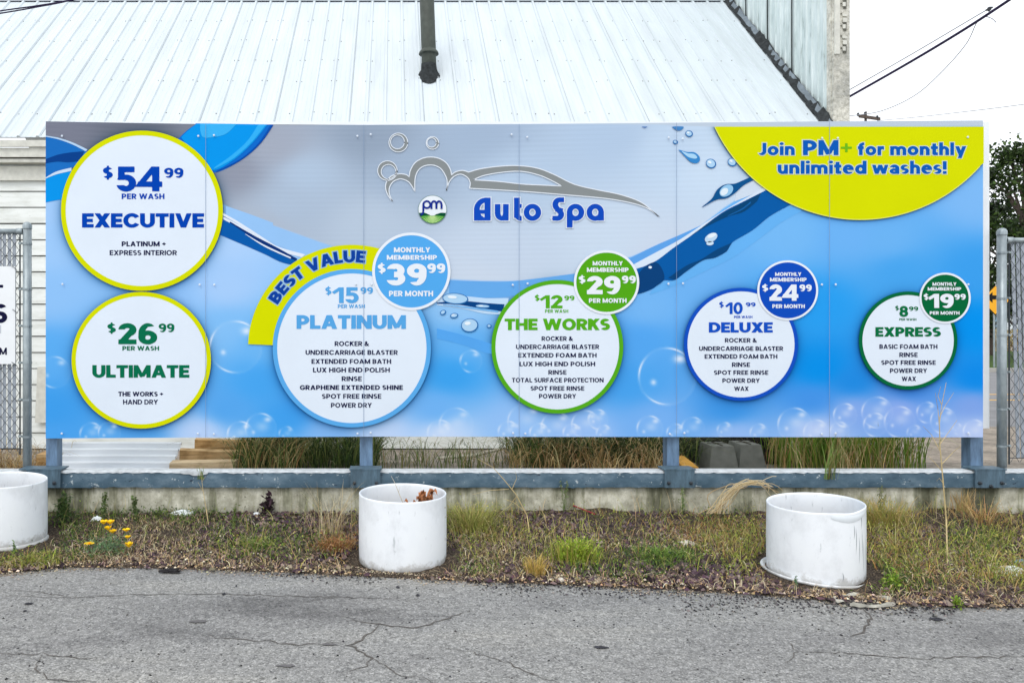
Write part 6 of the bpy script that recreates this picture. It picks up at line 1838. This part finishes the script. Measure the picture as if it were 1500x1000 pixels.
lump('stone', 'white stone among yellow weeds left of the right barrel', 'stone', 1085, 791, .026, .018, .02, M['stone'], 5)
lump('stone', 'pale pinkish stone beside the lime green tuft', 'stone', 874, 816, .018, .014, .03, flat('pink_stone', (226, 190, 170), .9, .1, .1), 6)
lump('stone', 'pale stone near the wall right of the cracked barrel', 'stone', 1292, 768, .035, .015, .025, M['stone'], 7)
lump('plastic_bottle', 'crushed clear white plastic bottle against the wall at left', 'bottle', 268, 753, .098, .035, .04, M['plastic'], 8, .15)
lump('crumpled_paper', 'crumpled white paper in weeds right of the left barrel', 'paper', 142, 764, .045, .03, .045, M['plastic'], 9, .3)
lump('paper_scrap', 'small flat white scrap against the wall beside the purple plant', 'paper', 376, 753, .035, .012, .02, M['plastic'], 10, .2)
lump('plastic_bag', 'torn white plastic bag in weeds at the far right', 'bag', 1484, 838, .085, .05, .04, M['plastic'], 11, .35)
lump('blue_wrapper', 'pale blue crumpled wrapper behind the torn white bag at far right', 'wrapper', 1496, 826, .035, .03, .035, M['blue_plastic'], 12, .3)
lump('rubber_scrap', 'black rubber scrap lying on the road edge at left', 'scrap', 250, 836, .062, .022, .022, M['rubber'], 13, .4)
b = MB(); p, q_ = G(836, 748), G(872, 757); b.tube([(p[0], p[1], p[2] + .05), (q_[0], q_[1], q_[2] + .022)], .0055, 7)
tag(b.build('red_stick', flat('red_paint', (150, 46, 60), .5, .3, .1)), 'thin red stick lying against the wall', 'stick')
# broken ring on the road by the right barrel
rl = thing('broken_lid', 'broken pale ring shaped lid lying on the road beside the right barrel', 'lid', road_pt(1262, 881))
c = road_pt(1262, 880)
b = MB(); vs = []
for k in range(40):
    a = 2 * math.pi * k / 40
    for (rr, zz) in ((.165, .006), (.158, .018 + .006 * math.sin(a * 5)), (.135 + .014 * math.sin(a * 3), .018), (.125 + .016 * math.sin(a * 3), .005)):
        vs.append((c[0] + rr * math.cos(a) * 1.0, c[1] - .02 + rr * math.sin(a) * .55, zz + random.uniform(0, .006)))
b.add(vs, [(4 * k + i, 4 * ((k + 1) % 40) + i, 4 * ((k + 1) % 40) + i + 1, 4 * k + i + 1) for k in range(40) for i in range(3) if not (3 < k < 9 or 21 < k < 25)])
b.build('rim_piece', flat('old_plastic', (166, 164, 154), .8, .2, .35, 20), rl)
n_ = 500
P_ = np.array((c[0], c[1], .004)) + np.stack([rng.normal(0, .07, n_), rng.normal(-.02, .035, n_), np.zeros(n_)], 1)
o = chips('tar_crumb', P_, rng.uniform(.01, .03, n_), srgb_cols([(50, 48, 50), (70, 66, 66), (96, 92, 88), (150, 144, 134)], n_, .25)); o.location = -rl.location; o.parent = rl
tag(o, kind='stuff')
# loose tar crumbs along the road edge
P_ = []
for k in range(5200):
    u = random.uniform(-40, 1540)
    e = np.interp(u, [a for a, _ in EDGE_PX], [c_ for _, c_ in EDGE_PX])
    wt = .4 + (.9 if 700 < u < 1100 else 0) + (1.2 if 1000 < u < 1400 else 0) + (.5 if 380 < u < 560 else 0)
    v_ = e + abs(random.gauss(0, 7 * wt)) - 1
    if random.random() < wt / 2: P_.append(road_pt(u, v_, .002))
P_ = np.array(P_); n_ = len(P_)
tag(chips('loose_tar_crumbs', P_, rng.uniform(.005, .017, n_), srgb_cols([(56, 56, 60), (44, 44, 48), (84, 82, 84), (120, 116, 112)], n_, .2)), kind='stuff')
P_ = []
for k in range(5200):                       # dust and chaff spilled over the broken edge of the asphalt
    u = random.uniform(-40, 1540)
    e = np.interp(u, [a for a, _ in EDGE_PX], [c_ for _, c_ in EDGE_PX])
    P_.append(road_pt(u, e + random.gauss(-.5, 3.2) + 2.5 * math.sin(u * .021) + 1.5 * math.sin(u * .083), .002))
P_ = np.array(P_); n_ = len(P_); P_[:, 2] = np.where(P_[:, 1] > road_edge(P_[:, 0]), .016, .002)
tag(chips('edge_chaff', P_, rng.uniform(.004, .013, n_), srgb_cols([(176, 160, 136), (150, 134, 114), (196, 182, 156), (120, 106, 92), (134, 124, 112)], n_, .2)), kind='stuff')
P_ = np.array([road_pt(random.uniform(0, 1500), 845 + 150 * random.random() ** 1.5, .001) for _ in range(260)]); P_ = P_[P_[:, 1] < road_edge(P_[:, 0])]; n_ = len(P_)
tag(chips('road_grit', P_, rng.uniform(.006, .016, n_), srgb_cols([(50, 50, 54), (40, 40, 42), (70, 68, 68)], n_, .2)), kind='stuff')

# ------------------------------------------------------------------ wires and pole
def wire(name, label, pts, r, mat, cat='cable', n=6):
    b = MB(); q_ = []
    P_ = [Vector(p) for p in pts]
    for i in range(len(P_) - 1):
        p0_, p1_, p2_, p3_ = P_[max(0, i - 1)], P_[i], P_[i + 1], P_[min(len(P_) - 1, i + 2)]
        for k in range(8):
            t_ = k / 8
            q_.append(.5 * (2 * p1_ + (p2_ - p0_) * t_ + (2 * p0_ - 5 * p1_ + 4 * p2_ - p3_) * t_ * t_ + (3 * p1_ - p0_ - 3 * p2_ + p3_) * t_ ** 3))
    q_.append(P_[-1]); b.tube(q_, r, n)
    return tag(b.build(name, mat), label, cat)
wire('service_cable', 'thick dark purple cable running up from the end wall to the top right', [W(1242, 143, 9.1), W(1330, 93, 8.6), W(1410, 45, 8.1), W(1482, -2, 7.6), W(1620, -95, 6.8)], .0145, M['cable'])
wire('support_wire', 'thin straight wire just above the thick purple cable', [W(1244, 132, 9.12), W(1340, 77, 8.62), W(1440, 18, 8.12), W(1450, 14, 8.0)], .006, M['thin_wire'])
wire('slack_wire', 'thin slack wire looping below the thick purple cable', [W(1243, 170, 9.1), W(1290, 163, 9.0), W(1340, 140, 8.8), W(1380, 105, 8.6), W(1415, 65, 8.4), W(1430, 35, 8.2), W(1440, 25, 8.05), W(1452, 27, 8.0), W(1459, 33, 7.9)], .005, M['thin_wire'])
b = MB(); p = W(1449, 17, 8.0); b.box(p[0] - .03, p[0] + .012, 7.985, 8.015, p[2] + .01, p[2] + .025); b.box(p[0] - .01, p[0] + .03, 7.985, 8.015, p[2] + .03, p[2] + .045); b.box(p[0] - .004, p[0] + .004, 7.99, 8.01, p[2], p[2] + .04)
tag(b.build('cable_clamp', M['bolt']), 'small dark clamp on the thick purple cable at top right', 'clamp')
for dz, lab in ((0, 'lower black cable of the pair crossing the roof at top left'), (.03, 'upper black cable of the pair crossing the roof at top left')):
    wire('overhead_cable', lab, [W(-150, 44 - dz * 160, 7.0), W(0, 20 - dz * 120, 7.0), W(55, 10.5 - dz * 60, 7.02), W(112, -1 - dz * 30, 7.05), W(300, -45, 7.2)], .007, M['cable'])
ut = thing('utility_pole', 'distant utility pole with crossarm just above the sign top edge', 'pole', (W(1270, 0, 50)[0], 50, 0))
p = W(1268, 166, 50)
b = MB(); b.tube([(p[0], 50, 0), (p[0], 50, p[2] + .1)], [.13, .08], 10); b.build('pole_shaft', M['bark'], ut)
b = MB(); q_ = W(1256, 171, 50); q2 = W(1287, 175.5, 50); b.hexa([(q_[0], 49.8, q_[2] - .1), (q2[0], 49.8, q2[2] - .1), (q2[0], 49.9, q2[2] - .1), (q_[0], 49.9, q_[2] - .1), (q_[0], 49.8, q_[2] + .1), (q2[0], 49.8, q2[2] + .1), (q2[0], 49.9, q2[2] + .1), (q_[0], 49.9, q_[2] + .1)]); b.build('crossarm', M['bark'], ut)
for u, v_ in ((1257, 167), (1267, 166), (1285, 171)):
    c = W(u, v_, 49.85); b = MB(); b.lathe([(.06, c[2] - .14), (.09, c[2] - .05), (.06, c[2]), (.08, c[2] + .05), (0, c[2] + .09)], c[0], 49.85, 8); b.build('insulator', M['bolt'], ut)
wire('power_line', 'faint far power line running right from the utility pole', [W(1285, 177, 49.8), W(1340, 172, 46), W(1420, 163, 42), W(1500, 153, 38), W(1700, 125, 30)], .02, M['thin_wire'])

# ------------------------------------------------------------------ far side of the street
def tree(label, cx, cy, h, r, n, cols, seed, group='trees beyond the street', trunk=.18, base=.35, clumps=16):
    random.seed(seed)
    t = thing('tree', label, 'tree', (cx, cy, 0), group)
    b = MB(); b.tube([(cx, cy, 0), (cx + .05, cy, h * .3), (cx - .05, cy, h * .7), (cx, cy, h * .95)], [trunk, trunk * .8, trunk * .45, trunk * .1], 9)
    P_ = []
    cl = []
    for k in range(clumps):
        u = base + (1 - base) * random.random(); a = random.uniform(0, 2 * math.pi)
        rad = r * math.sqrt(max(.08, 1 - ((u - (base + 1) / 2) / ((1 - base) / 2)) ** 2)) * random.uniform(.45, 1.0)
        c = (cx + math.cos(a) * rad, cy + math.sin(a) * rad, h * u)
        b.tube([(cx, cy, h * max(.2, u - .22)), ((cx + c[0]) / 2, (cy + c[1]) / 2, h * (u - .08)), c], [trunk * .4, trunk * .25, .02], 6)
        cl.append((c, r * random.uniform(.22, .5)))
    for k in range(n):
        c, s_ = cl[random.randrange(len(cl))]
        P_.append((c[0] + random.gauss(0, s_ * .55), c[1] + random.gauss(0, s_ * .55), c[2] + random.gauss(0, s_ * .45)))
    b.build('trunk', M['bark'], t)
    leaves('crown', np.array(P_), rng.uniform(.12, .24, n), srgb_cols(cols, n, .3), parent=t, aspect=.6)
    return t
TG = [(44, 62, 30), (58, 80, 36), (34, 48, 26), (74, 96, 44)]
tree('dark green leafy tree with sparse top beyond the right fence', W(1502, 0, 30)[0], 30, 9.4, 1.8, 9500, TG, 21, base=.2, clumps=30)
tree('dense dark evergreen tree between the sign edge and the arrow sign', W(1449, 0, 36)[0], 36, 7.6, 1.5, 6500, [(30, 44, 26), (40, 56, 32), (24, 34, 22)], 22, base=.2, clumps=18)
tree('broad green tree further right beyond the fence', W(1585, 0, 33)[0], 33, 8.5, 2.6, 4500, TG, 23, base=.2, clumps=20)
lump_m = flat('dry_shrub', (170, 152, 110), .9, .1, .2)
t = thing('dry_hedge', 'tan dry hedge below the arrow sign across the street', 'hedge', (W(1470, 0, 42)[0], 42, .2))
P_ = np.array((W(1470, 0, 42)[0], 42, .2)) + np.stack([rng.uniform(-2.2, 3.5, 2600), rng.normal(0, .4, 2600), rng.uniform(0, 1.2, 2600)], 1)
leaves('foliage', P_, rng.uniform(.15, .3, 2600), srgb_cols([(186, 166, 118), (160, 146, 100), (196, 182, 140)], 2600), parent=t)
hs = thing('far_building', 'pale low building beyond the hedge across the street', 'building', (W(1480, 0, 70)[0], 70, 0))
x0 = W(1445, 0, 70)[0]
b = MB(); b.box(x0 - 3, x0 + 9, 70, 76, 0, 3.6); b.build('wall', flat('pale_stucco', (214, 222, 226), .8, .2, .05), hs)
b = MB(); b.hexa([(x0 - 3.4, 69.6, 3.6), (x0 + 9.4, 69.6, 3.6), (x0 + 9.4, 76.4, 3.6), (x0 - 3.4, 76.4, 3.6), (x0 - 3.4, 73, 5), (x0 + 9.4, 73, 5), (x0 + 9.4, 73.02, 5), (x0 - 3.4, 73.02, 5)]); b.build('roof', flat('far_roof', (140, 140, 138), .8, .2, .1), hs)
for k in range(4):
    b = MB(); b.box(x0 - 2 + k * 2.6, x0 - .8 + k * 2.6, 69.94, 69.99, 1.3, 2.7); b.build('window', flat('far_glass', (110, 150, 176), .2, .5, .1), hs)
# diamond arrow sign
ag = thing('warning_sign', 'orange yellow diamond road sign with black left arrow behind the right fence post', 'road sign', (W(1458, 0, 26)[0], 26, 0))
c = W(1458, 439.5, 26); hd = 22 / F * 26
b = MB(); b.tube([(c[0], 26.05, 0), (c[0], 26.05, c[2] + .3)], .03, 8); b.build('sign_post', M['galv'], ag)
def dia(r, y, th): 
    b_ = MB(); p = [(c[0] - r, c[2]), (c[0], c[2] - r), (c[0] + r, c[2]), (c[0], c[2] + r)]
    b_.add([(a, y, d_) for a, d_ in p] + [(a, y + th, d_) for a, d_ in p], [(0, 1, 2, 3), (7, 6, 5, 4), (0, 4, 5, 1), (1, 5, 6, 2), (2, 6, 7, 3), (3, 7, 4, 0)]); return b_
dia(hd, 26, .012).build('sign_border', flat('sign_black', (30, 28, 26), .6, .2, .05), ag)
dia(hd * .94, 25.994, .004).build('sign_face', flat('sign_orange', (246, 176, 36), .5, .3, .04), ag)
k = hd / 22
ap = [(1445.5, 435.5), (1454, 427.5), (1454, 432.5), (1466, 432.5), (1470, 436), (1470, 452), (1464, 452), (1464, 438.5), (1454, 438.5), (1454, 443.5)]
pts, tr = loops_tris([ap]); b = MB(); b.add([W(u, v_, 25.985) for u, v_ in pts], tri_up(pts, tr)); b.build('arrow_mark', flat('sign_arrow', (24, 22, 22), .6, .2, .05), ag)
